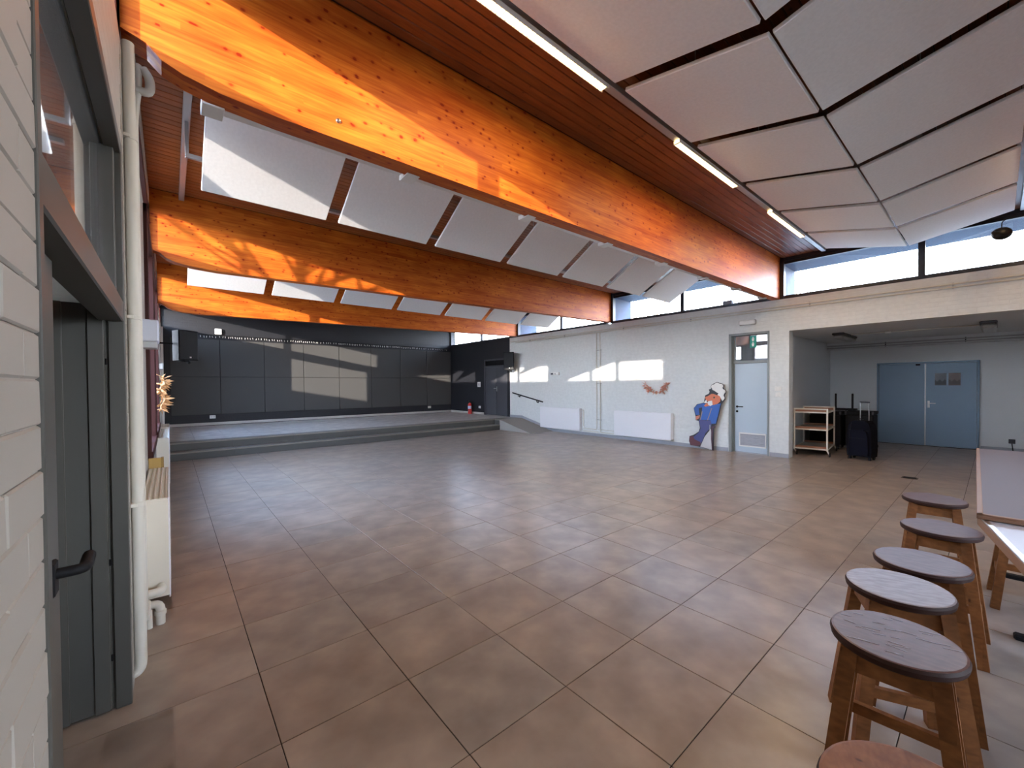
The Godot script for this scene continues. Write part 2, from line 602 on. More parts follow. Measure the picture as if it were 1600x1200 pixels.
func build_walls():
	# opposite wall, white painted brick
	var st := mb()
	var x1 := RX + 0.25
	bb(st, RX, x1, 0, 3.36, -10.08, -1.99)
	bb(st, RX, x1, 2.72, 3.36, -1.99, -1.14)
	bb(st, RX, x1, 0, 3.36, -1.14, -0.77)
	bb(st, RX, x1, 2.68, 3.36, -0.77, ZF)
	bb(st, RX, x1, 0, 2.68, 4.2, ZF)
	bb(st, RX, x1, 3.36, CY + 0.1, 3.25, ZF)
	var wr := struct("wall_right", st, M.brick_white, "white painted brick wall opposite the windows with radiators and a door", "wall")
	st = mb()
	bb(st, RX, x1, 0, 3.36, ZB - 0.25, -11.77)
	bb(st, RX, x1, 2.62, 3.36, -11.77, -10.25)
	bb(st, RX, x1, 0, 3.36, -10.25, -10.08)
	struct("wall_right_stage", st, M.brick_black, "black painted brick end of the wall beside the stage", "wall")
	# back wall of the stage, black
	st = mb()
	bb(st, WX - 0.25, x1, -0.1, CY + 0.2, ZB, ZB - 0.25)
	var wb := struct("wall_back", st, M.brick_black, "black brick wall behind the stage clad with square dark panels", "wall")
	for c in 8:
		for r in 2:
			var xa := -0.33 + 1.22 * c
			st = mb()
			bb(st, xa + 0.008, minf(xa + 1.212, RX - 0.03), 0.70 + 1.2 * r + 0.006, 0.70 + 1.2 * r + 1.194, ZB, ZB + 0.045, 0.006)
			obj("panel", st, M.felt, wb)
	# white edge post of the back wall next to the windows
	st = mb()
	bb(st, WX, WX + 0.05, SH, 3.3, -13.4, -13.45)
	obj("edge_strip", st, M.white, wb)
	# window wall: solid up to the high windows, door opening near the camera
	var xo := WX - 0.25
	st = mb()
	bb(st, xo, WX, 0, 3.40, 1.0, ZF)
	bb(st, xo, WX, 2.78, 3.40, -0.76, 1.0)
	bb(st, xo, WX, 0, 3.40, -3.3, -0.84)
	bb(st, xo, WX, 2.78, 3.40, -0.84, -0.76)
	bb(st, xo, WX, 0, 0.9, -5.2, -3.3)
	bb(st, xo, WX, 3.36, 3.40, -7.7, -3.3)
	bb(st, xo, WX, 0, 3.40, -5.6, -5.2)
	bb(st, xo, WX, 0, 0.9, -7.7, -5.6)
	bb(st, xo, WX, 0, 3.40, -10.05, -7.7)
	bb(st, xo, WX, 0, 1.86, -12.05, -10.05)
	bb(st, xo, WX, 3.25, 3.40, -12.05, -10.05)
	bb(st, xo, WX, 0, 3.40, ZB, -12.05)
	bb(st, xo - 0.2, WX, 4.03, CY + 0.2, ZB, ZF)
	bb(st, xo, WX, 3.40, 4.03, 3.25, ZF)
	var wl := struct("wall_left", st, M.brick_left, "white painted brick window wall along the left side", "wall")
	# bricks of the pier next to the camera, picked out one by one
	var bm := []
	for k in 4:
		st = mb()
		var b := 0.003 + 0.001 * (k % 2)
		bx(st, Vector3.ZERO, Vector3(0.024, 0.0742 + 0.0005 * (k % 2), 0.2075), b)
		bm.append(st.commit())
	st = mb()
	bx(st, Vector3.ZERO, Vector3(0.024, 0.0740, 0.1025), 0.0035)
	var half := st.commit()
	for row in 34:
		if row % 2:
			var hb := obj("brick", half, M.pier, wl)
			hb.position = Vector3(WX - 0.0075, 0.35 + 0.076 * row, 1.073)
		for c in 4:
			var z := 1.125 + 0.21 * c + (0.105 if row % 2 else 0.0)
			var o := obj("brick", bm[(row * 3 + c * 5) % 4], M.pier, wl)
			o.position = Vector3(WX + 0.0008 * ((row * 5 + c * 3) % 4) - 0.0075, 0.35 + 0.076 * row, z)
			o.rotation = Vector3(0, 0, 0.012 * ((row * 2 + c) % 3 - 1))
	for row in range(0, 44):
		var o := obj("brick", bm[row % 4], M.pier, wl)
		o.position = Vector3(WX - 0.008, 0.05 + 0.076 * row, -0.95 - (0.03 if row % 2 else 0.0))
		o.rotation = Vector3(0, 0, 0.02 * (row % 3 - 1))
	# wall behind the camera
	st = mb()
	bb(st, xo, 1.6, 0, CY + 0.2, ZF, ZF + 0.25)
	bb(st, 5.26, x1, 0, CY + 0.2, ZF, ZF + 0.25)
	bb(st, 1.6, 5.26, 0, 0.9, ZF, ZF + 0.25)
	bb(st, 1.6, 5.26, 3.2, CY + 0.2, ZF, ZF + 0.25)
	struct("wall_front", st, M.brick_white, "white wall closing the hall behind the camera", "wall")
	st = mb()
	for x in [1.6, 3.4, 5.2]: bb(st, x, x + 0.06, 0.9, 3.2, ZF + 0.08, ZF + 0.14)
	bb(st, 1.6, 5.26, 0.9, 0.96, ZF + 0.08, ZF + 0.14)
	bb(st, 1.6, 5.26, 3.14, 3.2, ZF + 0.08, ZF + 0.14)
	var fw := struct("window_added_front", st, M.redbrown, "unseen brown framed window added in the end wall behind the camera for fill daylight", "window")  # out of view, added to bring more daylight into the hall
	st = mb()
	bb(st, 1.62, 5.24, 0.92, 3.18, ZF + 0.107, ZF + 0.113)
	obj("pane", st, M.glass, fw)
	st = mb()
	bb(st, -1.1, xo, -0.3, 5.4, ZF - 1.0, 17.0)
	struct("wall_added_wing", st, M.concrete, "plain unseen wall added outside behind the camera to block the sun", "wall")  # added out of view to keep sun from the end window
	# recess with the double door
	st = mb()
	bb(st, RX + 0.25, 13.9, 0, 2.9, -1.03, -1.23)
	struct("wall_alcove_left", st, M.plaster, "white side wall of the recess behind the trolley", "wall")
	st = mb()
	bb(st, 13.9, 14.1, 0, 2.9, -1.23, 4.4)
	struct("wall_alcove_back", st, M.plaster, "white back wall of the recess with the blue double door", "wall")
	st = mb()
	bb(st, RX + 0.25, 14.1, 0, 2.9, 4.2, 4.4)
	struct("wall_alcove_right", st, M.plaster, "white side wall of the recess beyond the tables", "wall")
	st = mb()
	bb(st, RX + 0.2, 14.1, 2.68, 2.95, -1.23, 4.4)
	bb(st, RX + 0.2, 13.0, 2.9, 2.95, -3.4, -1.2)
	var ca := struct("ceiling_alcove", st, M.plaster, "low ceiling of the recess with two bulkhead lamps", "ceiling")
	st = mb()
	bb(st, 13.55, 13.9, 2.5, 2.68, -1.03, 4.2)
	obj("downstand", st, M.plaster, ca)
	st = mb()
	bb(st, RX + 0.25, 14.2, 2.95, 3.0, -3.5, 4.5)
	struct("roof_added_recess", st, M.roof, "flat grey roofing slab added outside over the recess to cut upward light", "roof")  # slab added so less skylight bounces up to the panels
	# little room behind the pale door
	st = mb()
	bb(st, 11.6, 11.75, 0, 1.9, -3.4, -1.2)
	bb(st, 11.6, 11.75, 2.78, 2.9, -3.4, -1.2)
	bb(st, 11.6, 11.75, 1.9, 2.78, -3.4, -1.72)
	bb(st, 11.6, 11.75, 2.44, 2.5, -1.72, -1.2)
	bb(st, x1, 11.75, 0, 2.9, -3.25, -3.4)
	bb(st, x1, 11.75, -0.1, 0, -3.4, -1.2)
	struct("wall_washroom", st, M.black_paint, "dark small room with a window seen through the glass over the pale door", "wall")
	# skirtings
	st = mb()
	bb(st, RX - 0.012, RX, 0, 0.09, -7.78, -2.0, 0.003)
	bb(st, RX - 0.012, RX, 0, 0.09, -1.13, -0.77, 0.003)
	struct("baseboard_right", st, M.skirt, "grey tile skirting along the foot of the white wall", "skirting")
	st = mb()
	bb(st, 13.888, 13.9, 0, 0.09, -1.03, -0.02, 0.003)
	bb(st, 13.888, 13.9, 0, 0.09, 1.85, 4.2, 0.003)
	bb(st, RX + 0.25, 13.9, 0, 0.09, -1.018, -1.03, 0.003)
	struct("baseboard_alcove", st, M.skirt, "grey skirting round the recess", "skirting")
	st = mb()
	bb(st, WX, RX, SH, SH + 0.085, ZB, ZB + 0.014, 0.003)
	bb(st, RX - 0.014, RX, SH, SH + 0.085, ZB, -11.8, 0.003)
	struct("baseboard_stage", st, mat(rgb(186, 182, 174), 0.4), "pale tile skirting along the black walls of the stage", "skirting")
	st = mb()
	bar(st, Vector3(RX - 0.006, 0.04, -7.78), Vector3(RX - 0.006, SH + 0.05, -9.4), 0.012, 0.09)
	bb(st, RX - 0.012, RX, SH, SH + 0.09, -9.4, -10.08)
	struct("baseboard_ramp", st, M.skirt, "grey skirting rising along the ramp under the handrail", "skirting")

func build_ceiling():
	var st := mb()
	bb(st, WX - 0.3, RX + 0.3, CY + 0.02, CY + 0.25, ZB - 0.25, ZF + 0.25)
	var ce := struct("ceiling", st, M.groove, "dark stained plank ceiling between the big timber beams", "ceiling")
	var bays := [[3.25, -0.94], [-1.1, -5.33], [-5.49, -9.63]]
	var st2 := mb()
	bb(st2, WX, RX, 0, 0.022, -0.044, 0.044, 0.004)
	var pm := st2.commit()
	var k := 0
	for b in bays:
		var z: float = b[0] - 0.05
		while z > b[1] + 0.03:
			var o := obj("plank", pm, M.planks[(k * 7 + k / 3) % 4], ce)
			o.position = Vector3(0, CY, z)
			z -= 0.0945
			k += 1
	for b in [[ZF, 3.41], [-9.79, ZB]]:
		st = mb()
		bb(st, WX, RX, CY, CY + 0.022, b[0], b[1])
		obj("boarding", st, M.planks[0], ce)
	# glulam beams: the near face of each lies at the first number
	var specs := [[3.41, 3.32, 3.36, "behind the camera"], [-0.94, 3.305, 3.36, "nearest of the beams in view"], [-5.33, 3.262, 3.40, "middle of the beams in view"], [-9.63, 3.215, 3.385, "farthest of the beams, over the stage steps"]]
	for s in specs:
		var y0: float = s[1]
		var y1: float = s[2]
		var poly := PackedVector2Array([Vector2(WX, CY + 0.02), Vector2(WX, y0 + 0.17), Vector2(-0.42, y0 + 0.14), Vector2(-0.36, y0 + 0.08), Vector2(-0.27, y0 + 0.045), Vector2(-0.1, y0 + 0.015), Vector2(0.2, y0), Vector2(RX + 0.02, y1), Vector2(RX + 0.02, CY + 0.02)])
		st = mb()
		prism(st, poly, Vector3(0, 0, s[0] - 0.08), Vector3.RIGHT, Vector3.UP, 0.16)
		var m: StandardMaterial3D = M.wood.duplicate()
		m.uv1_offset = Vector3(s[0] * 0.37, 0, 0)
		var o := obj("glulam_beam", st, m, self, "structure")
		tag(o, "varnished orange glulam timber roof beam, " + s[3], "beam", "glulam roof beams")
		# the painted beam head outside the glass carries the eaves
		st = mb()
		bb(st, RX + 0.02, 10.44, y1, 4.12, s[0], s[0] - 0.16, 0.004)
		obj("beam_head", st, M.ext, o)
	st = mb()
	bb(st, RX + 0.12, 10.46, 4.12, 4.3, ZB - 0.25, ZF)
	struct("trim_eaves", st, M.ext, "pale eaves board outside over the high windows", "eaves")

func build_windows():
	# high windows over the white wall
	var bays := [[3.25, -0.94, 1.22], [-1.1, -5.33, -3.15], [-5.49, -9.63, -7.4], [-9.79, ZB, -12.0]]
	var where := ["over the recess", "over the pale door", "between the middle and the far beam", "over the black wall by the stage", "behind the camera"]
	var n := 1
	for k in bays.size():
		var b: Array = bays[k]
		var st := mb()
		var xa := RX + 0.02
		var xb := RX + 0.10
		bb(st, RX - 0.01, xb, 3.36, 3.425, b[0], b[1], 0.004)
		bb(st, xa, xb, 4.09, 4.15, b[0], b[1], 0.004)
		bb(st, RX - 0.02, xb, 3.36, CY, b[1], b[1] + 0.075, 0.004)
		bb(st, RX - 0.02, xb, 3.36, CY, b[0], b[0] - 0.075, 0.004)
		bb(st, RX, xb, 4.15, CY + 0.02, b[0], b[1])
		var w := struct("window_%d" % n, st, M.frame_blue, "high strip window with dark blue frame " + where[k], "window")
		st = mb()
		bb(st, xa, xb, 3.40, 4.12, b[2] - 0.045, b[2] + 0.045, 0.004)
		obj("mullion", st, M.frame_blue, w)
		for e in [[b[0], b[2]], [b[2], b[1]]]:
			st = mb()
			bb(st, xa + 0.035, xa + 0.041, 3.41, 4.11, e[0] - 0.02, e[1] + 0.02)
			obj("pane", st, M.glass, w)
		n += 1
	# high windows of the window wall
	var mull := [[1.7, 0.72], [-2.75], [-7.5], [-12.05], [5.5]]
	var at := ["over the grey door", "between the near and the middle beam", "between the middle and the far beam", "beside the stage", "behind the camera"]
	for k in 4:
		var b: Array = bays[k]
		var st := mb()
		bb(st, WX - 0.13, WX - 0.01, 3.40, 3.46, b[0], b[1], 0.004)
		bb(st, WX - 0.13, WX - 0.01, 3.97, 4.03, b[0], b[1], 0.004)
		bb(st, WX - 0.13, WX - 0.01, 3.40, 4.03, b[0], b[0] - 0.06)
		bb(st, WX - 0.13, WX - 0.01, 3.40, 4.03, b[1], b[1] + 0.06)
		bb(st, WX - 0.22, WX - 0.02, 3.40, 4.03, b[1], b[1] - 0.16)
		var w := struct("window_%d" % n, st, M.redbrown, "high strip window in the window wall " + at[k], "window")
		for m in mull[k]:
			st = mb()
			bb(st, WX - 0.13, WX - 0.01, 3.42, 4.0, m - 0.045, m + 0.045, 0.004)
			obj("mullion", st, M.redbrown, w)
		st = mb()
		bb(st, WX - 0.075, WX - 0.069, 3.42, 4.0, b[0] - 0.02, b[1] + 0.02)
		obj("pane", st, M.glass, w)
		n += 1
	# the lower window beside the stage that throws the bright patch on the panels
	var st := mb()
	for e in [[1.86, 1.92], [3.19, 3.25]]:
		bb(st, WX - 0.13, WX - 0.02, e[0], e[1], -10.05, -12.05, 0.004)
	bb(st, WX - 0.13, WX - 0.02, 1.86, 3.25, -10.05, -10.1, 0.004)
	bb(st, WX - 0.13, WX - 0.02, 1.86, 3.25, -12.0, -12.05, 0.004)
	var lw := struct("window_%d" % n, st, M.redbrown, "lower brown window in the window wall beside the stage", "window")
	st = mb()
	bb(st, WX - 0.075, WX - 0.069, 1.89, 3.22, -10.08, -12.02)
	obj("pane", st, M.glass, lw)
	n += 1
	# tall brown windows over the radiators
	for e in [[-3.3, -5.2, "tall dark brown window over the radiator nearest the camera"], [-5.6, -7.7, "tall dark brown window over the middle radiator"]]:
		st = mb()
		var zm: float = (e[0] + e[1]) / 2
		bb(st, WX - 0.14, WX + 0.03, 0.9, 3.36, e[0], e[0] - 0.08, 0.006)
		bb(st, WX - 0.14, WX + 0.03, 0.9, 3.36, e[1], e[1] + 0.08, 0.006)
		bb(st, WX - 0.14, WX + 0.03, 3.28, 3.36, e[0], e[1], 0.006)
		bb(st, WX - 0.14, WX + 0.04, 0.88, 0.96, e[0], e[1], 0.006)
		bb(st, WX - 0.12, WX + 0.0, 0.9, 3.34, zm - 0.04, zm + 0.04, 0.006)
		var tw := struct("window_%d" % n, st, M.redbrown, e[2], "window")
		for q in [[e[0], zm], [zm, e[1]]]:
			st = mb()
			bb(st, WX - 0.085, WX - 0.079, 0.93, 3.32, q[0] - 0.03, q[1] + 0.03)
			obj("pane", st, M.glass, tw)
		n += 1

func build_doors():
	# door_1: pale door with glass over it, in the white wall
	var st := mb()
	var xd := RX + 0.10
	bb(st, RX - 0.012, xd + 0.06, 0, 2.72, -1.99, -1.93, 0.003)
	bb(st, RX - 0.012, xd + 0.06, 0, 2.72, -1.18, -1.14, 0.003)
	bb(st, RX - 0.012, xd + 0.06, 2.67, 2.72, -1.99, -1.14, 0.003)
	bb(st, xd - 0.02, xd + 0.06, 2.04, 2.10, -1.93, -1.18, 0.003)
	bb(st, xd, xd + 0.06, 0, 2.67, -1.93, -1.895, 0.003)
	var d := struct("door_1", st, M.frame_grey, "pale grey-blue door with a glass light over it in the white wall", "door")
	st = mb()
	bb(st, xd, xd + 0.045, 0.015, 2.035, -1.893, -1.182, 0.003)
	obj("leaf", st, M.door_pale, d)
	st = mb()
	bb(st, xd + 0.02, xd + 0.026, 2.10, 2.67, -1.9, -1.18)
	obj("pane", st, M.glass, d)
	var g := mb()
	bb(g, xd - 0.012, xd, 0.14, 0.17, -1.80, -1.23, 0.002)
	bb(g, xd - 0.012, xd, 0.43, 0.46, -1.80, -1.23, 0.002)
	bb(g, xd - 0.012, xd, 0.14, 0.46, -1.80, -1.775, 0.002)
	bb(g, xd - 0.012, xd, 0.14, 0.46, -1.255, -1.23, 0.002)
	var gr := obj("vent_grille", g, M.white, d)
	st = mb()
	bb(st, xd - 0.003, xd, 0.165, 0.435, -1.78, -1.25)
	obj("backing", st, M.vent, gr)
	for k in 9:
		st = mb()
		bx(st, Vector3(xd - 0.004, 0.19 + 0.029 * k, -1.515), Vector3(0.014, 0.018, 0.52), 0.0, Basis(Vector3(0, 0, 1), 0.5))
		obj("slat", st, M.vent, gr)
	st = mb()
	tube(st, bend([Vector3(xd, 1.05, -1.845), Vector3(xd - 0.05, 1.05, -1.845), Vector3(xd - 0.05, 1.05, -1.70)], 0.015), 0.010, 8)
	lathe(st, Vector3(xd, 1.05, -1.845), [Vector2(0, 0.008), Vector2(0.026, 0.008), Vector2(0.026, 0)], 12, Basis(Vector3(0, 0, 1), PI / 2))
	obj("handle", st, M.black, d)
	st = mb()
	lathe(st, Vector3(xd, 0.94, -1.845), [Vector2(0, 0.012), Vector2(0.026, 0.012), Vector2(0.026, 0)], 12, Basis(Vector3(0, 0, 1), PI / 2))
	obj("keyhole", st, M.black, d)
	for y in [0.3, 0.8, 1.7]:
		st = mb()
		tube(st, [Vector3(xd - 0.006, y, -1.18), Vector3(xd - 0.006, y + 0.09, -1.18)], 0.009, 8)
		obj("hinge", st, M.alu, d)
	st = mb()
	bb(st, xd - 0.022, xd, 0.0, 0.012, -1.93, -1.18)
	obj("threshold", st, M.alu, d)
	# green pictogram plate hanging behind the glass
	var sg := thing("pictogram_sign", "small green plate with two white figures on the glass over the pale door", "sign", Vector3(xd + 0.008, 2.385, -1.51))
	st = mb()
	bb(st, 0, 0.006, 0, 0.265, -0.065, 0.065, 0.002)
	obj("plate", st, M.green_sign, sg)
	for k in 2:
		st = mb()
		var yc := 0.185 - 0.115 * k
		prism(st, ellipse(0, yc + 0.042, 0.013, 0.013, 12), Vector3(-0.002, 0, 0), Vector3(0, 0, 1), Vector3.UP, 0.003)
		prism(st, PackedVector2Array([Vector2(-0.026, yc + 0.025), Vector2(0.026, yc + 0.025), Vector2(0.022, yc - 0.01), Vector2(0.014, yc - 0.04), Vector2(-0.014, yc - 0.04), Vector2(-0.022, yc - 0.01)]), Vector3(-0.002, 0, 0), Vector3(0, 0, 1), Vector3.UP, 0.003)
		obj("pictogram", st, M.white, sg)
	st = mb()
	bb(st, 0.0, 0.004, 0.265, 0.282, -0.05, 0.05)
	obj("hanger", st, M.alu, sg)

	# door_2: blue double door at the back of the recess
	st = mb()
	bb(st, 13.83, 13.9, 0, 2.09, 0.0, 0.04, 0.004)
	bb(st, 13.83, 13.9, 0, 2.09, 1.79, 1.83, 0.004)
	bb(st, 13.83, 13.9, 2.05, 2.09, 0.0, 1.83, 0.004)
	d = struct("door_2", st, M.door_blue, "blue-grey double door at the back of the recess", "door")
	for e in [[0.045, 0.912], [0.918, 1.785]]:
		st = mb()
		bb(st, 13.845, 13.89, 0.01, 2.045, e[0], e[1], 0.003)
		obj("leaf", st, M.door_blue, d)
	st = mb()
	bb(st, 13.836, 13.846, 0.01, 2.045, 0.912, 0.936)
	obj("edge_strip", st, M.alu, d)
	st = mb()
	bb(st, 13.838, 13.846, 0.95, 1.12, 0.965, 1.005, 0.003)
	tube(st, bend([Vector3(13.845, 1.06, 0.985), Vector3(13.795, 1.06, 0.985), Vector3(13.795, 1.06, 1.11)], 0.015), 0.010, 8)
	obj("handle", st, M.white, d)
	st = mb()
	bb(st, 13.80, 13.845, 2.0, 2.04, 0.75, 0.83, 0.004)
	obj("closer", st, M.black, d)
	# two dark prints taped to the right leaf
	for k in 2:
		var pz := 1.19 + 0.235 * k
		var t := thing("print", ["dark photo print of a shoreline taped on blue door, left of two", "dark photo print of reddish shapes taped on blue door, right of two"][k], "print", Vector3(13.842, 1.50, pz), "prints on the blue door")
		st = mb()
		bb(st, -0.002, 0.003, 0, 0.30, -0.10, 0.10)
		obj("sheet", st, mat([rgb(84, 88, 92), rgb(92, 72, 66)][k], 0.25), t)
		st = mb()
		var pts := PackedVector2Array([Vector2(-0.095, 0.02), Vector2(0.095, 0.02)])
		for q in 9:
			pts.append(Vector2(0.095 - 0.19 * q / 8.0, 0.12 + 0.03 * sin(q * 1.7 + k)))
		prism(st, pts, Vector3(-0.003, 0, 0), Vector3(0, 0, 1), Vector3.UP, 0.002)
		obj("picture", st, mat([rgb(30, 33, 38), rgb(58, 36, 32)][k], 0.25), t)

	# door_3: black double door beside the stage
	st = mb()
	bb(st, RX - 0.005, RX + 0.12, SH, 2.62, -10.25, -10.31, 0.004)
	bb(st, RX - 0.005, RX + 0.12, SH, 2.62, -11.71, -11.77, 0.004)
	bb(st, RX - 0.005, RX + 0.12, 2.56, 2.62, -10.25, -11.77, 0.004)
	bb(st, RX - 0.005, RX + 0.12, 2.30, 2.36, -10.31, -11.71, 0.004)
	d = struct("door_3", st, M.dark_panel, "dark double door in the black wall beside the stage", "door")
	for e in [[-10.315, -11.0], [-11.01, -11.705]]:
		st = mb()
		bb(st, RX + 0.03, RX + 0.075, SH + 0.01, 2.295, e[0], e[1], 0.004)
		obj("leaf", st, M.dark_panel, d)
	st = mb()
	bb(st, RX + 0.05, RX + 0.06, 2.36, 2.56, -10.31, -11.71)
	obj("pane", st, M.black_gloss, d)
	st = mb()
	bb(st, RX + 0.022, RX + 0.03, 1.33, 1.52, -10.93, -10.97, 0.003)
	tube(st, bend([Vector3(RX + 0.03, 1.45, -10.95), Vector3(RX - 0.02, 1.45, -10.95), Vector3(RX - 0.02, 1.45, -11.08)], 0.015), 0.010, 8)
	obj("handle", st, M.steel, d)

	st = mb()
	bb(st, RX + 0.25, RX + 0.3, 0.0, 2.8, -10.0, -12.0)
	struct("wall_added_backing", st, M.black_paint, "dark backing slab added behind the black double door to stop light", "wall")  # slab added to stop light leaking in round the black door

	# door_4: grey steel double door next to the camera, one leaf standing open
	st = mb()
	bb(st, WX - 0.055, WX + 0.004, 0, 2.80, -0.76, -0.83, 0.003)
	bb(st, WX - 0.055, WX + 0.009, 0, 2.80, 0.998, 1.03, 0.002)
	bb(st, WX - 0.09, WX + 0.002, 1.915, 2.015, -0.76, 1.01, 0.005)
	bb(st, WX - 0.055, WX + 0.004, 2.74, 2.80, -0.76, 1.01, 0.003)
	bb(st, WX - 0.08, WX - 0.055, 0, 1.92, -0.78, -0.83, 0.002)
	bb(st, WX - 0.075, WX - 0.02, 2.01, 2.745, -0.755, -0.71, 0.003)
	d = struct("door_4", st, M.door_grey, "grey steel double door with a glass light over it, next to the camera", "door")
	var lf := mb()
	bb(lf, WX - 1.0, WX - 0.065, 0.012, 1.99, -0.762, -0.80, 0.003)
	var lo := obj("leaf", lf, M.door_grey, d)
	st = mb()
	for e in [[-0.125, -0.07], [-0.252, -0.205]]:
		bb(st, WX + e[0], WX + e[1], 0.012, 1.99, -0.748, -0.765, 0.003)
	obj("stile", st, M.door_grey, lo)
	st = mb()
	bb(st, WX - 0.10, WX - 0.05, 0.012, 1.91, 0.52, 1.0, 0.003)
	var l2 := obj("leaf", st, M.door_grey, d)
	st = mb()
	tube(st, bend([Vector3(WX - 0.05, 1.15, 0.62), Vector3(WX + 0.006, 1.15, 0.62), Vector3(WX + 0.004, 1.155, 0.53)], 0.02), 0.013, 10)
	bb(st, WX - 0.052, WX - 0.04, 1.10, 1.18, 0.595, 0.645, 0.004)
	obj("handle", st, M.black, l2)
	for y in [0.25, 0.72, 1.7]:
		st = mb()
		tube(st, [Vector3(WX - 0.062, y, -0.757), Vector3(WX - 0.062, y + 0.03, -0.757)], 0.005, 8)
		obj("hinge", st, M.black, d)
	st = mb()
	bb(st, WX - 0.066, WX - 0.06, 2.01, 2.745, -0.72, 1.0)
	obj("pane", st, M.glass, d)
	# unseen lobby box added behind it to keep the opening dark
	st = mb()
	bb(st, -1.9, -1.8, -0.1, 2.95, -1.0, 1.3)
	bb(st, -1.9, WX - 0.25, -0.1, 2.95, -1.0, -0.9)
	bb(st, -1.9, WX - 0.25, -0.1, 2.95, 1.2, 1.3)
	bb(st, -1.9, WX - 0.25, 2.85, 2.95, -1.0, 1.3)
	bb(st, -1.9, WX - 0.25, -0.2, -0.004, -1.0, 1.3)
	struct("wall_added_lobby", st, M.dark_panel, "dark unseen lobby box added behind the grey door to shut out light", "wall")

func build_outside():
	# unseen outbuilding added to keep the low sun off the lower windows
	var st := mb()
	bb(st, -7.0, -6.0, -0.4, 4.3, -5.3, 6.0)
	bb(st, -7.0, -6.0, -0.4, 3.0, -14.5, -5.3)
	struct("wall_added_sunblock", st, M.concrete, "unseen outbuilding added across from the window wall to block low sun", "outbuilding")
	st = mb()
	bb(st, -120, 140, -0.5, -0.22, -130, 120)
	struct("ground", st, M.earth, "open ground outside the hall", "ground")

# ------------------------------------------------------------------ ceiling fittings
# a sloping acoustic panel whose underside runs from a to b (z, y)
func panel_mesh(a: Vector2, b: Vector2) -> Mesh:
	var d := b - a
	var len := d.length()
	var st := mb()
	var t := Vector3(0, d.y, d.x).normalized()
	var n := Vector3(1, 0, 0).cross(t).normalized()
	if n.y < 0: n = -n
	var bas := Basis(Vector3.RIGHT, n, Vector3.RIGHT.cross(n))
	bx(st, n * 0.017, Vector3(1.172, 0.034, len), 0.005, bas)
	return st.commit()

func panel_row(x0: float, a: Vector2, b: Vector2, words: String, group: String, from := 0):
	var pm := panel_mesh(a, b)
	var c := (a + b) * 0.5
	for k in range(from, 7):
		var x := x0 + 1.313 * k + 0.595
		var t := thing("acoustic_panel", "white acoustic panel, %s from the window wall, %s" % [ORD[k - from], words], "acoustic panel", Vector3(x, c.y, c.x), group)
		obj("board", pm, M.panel, t)
		runs("hanger", [[Vector3(-0.45, 0.02, 0), Vector3(-0.45, CY - c.y + 0.01, 0)], [Vector3(0.45, 0.02, 0), Vector3(0.45, CY - c.y + 0.01, 0)]], 0.003, 6, M.alu, t)

func lamp_rail(x0: float, x1: float, y: float, z: float, lit: Array, words: String):
	var rail := thing("lamp_rail", words, "lamp rail", Vector3(0, y, z), "lamp rails under the ceiling")
	var st := mb()
	bb(st, x0, x1, 0.016, 0.075, -0.035, 0.035, 0.004)
	obj("trough", st, M.alu, rail)
	var x := x0 + 0.3
	while x < x1:
		each("hanger", [[x, x + 0.03, 0.07, CY - y + 0.005, -0.008, 0.008]], 0.0, M.alu, rail)
		x += 1.8
	for k in lit.size():
		var e: Array = lit[k]
		var on: bool = e[2]
		var l := thing("strip_lamp", e[3], "strip lamp", Vector3(0, y, z), "strip lamps")
		st = mb()
		bb(st, e[0], e[1], -0.012, 0.012, -0.03, 0.03, 0.003)
		obj("tube", st, M.lamp if on else M.white, l)
		st = mb()
		for s in [-0.034, 0.034]:
			bb(st, e[0] - 0.02, e[1] + 0.02, -0.02, 0.014, s - 0.003, s + 0.003)
		var n := int((e[1] - e[0]) / 0.04)
		for q in n + 1:
			var xx: float = e[0] + q * (e[1] - e[0]) / n
			bb(st, xx - 0.002, xx + 0.002, -0.02, -0.004, -0.034, 0.034)
		obj("louvre", st, M.white, l)
		if on:
			var al := AreaLight3D.new()
			al.name = "lamp_light"
			al.area_size = Vector2(e[1] - e[0], 0.06)
			al.light_color = Color(1.0, 0.86, 0.66)
			al.light_energy = LAMP_E
			al.position = Vector3((e[0] + e[1]) / 2, -0.03, 0)
			al.rotation.x = -PI / 2
			al.shadow_enabled = true
			l.add_child(al)

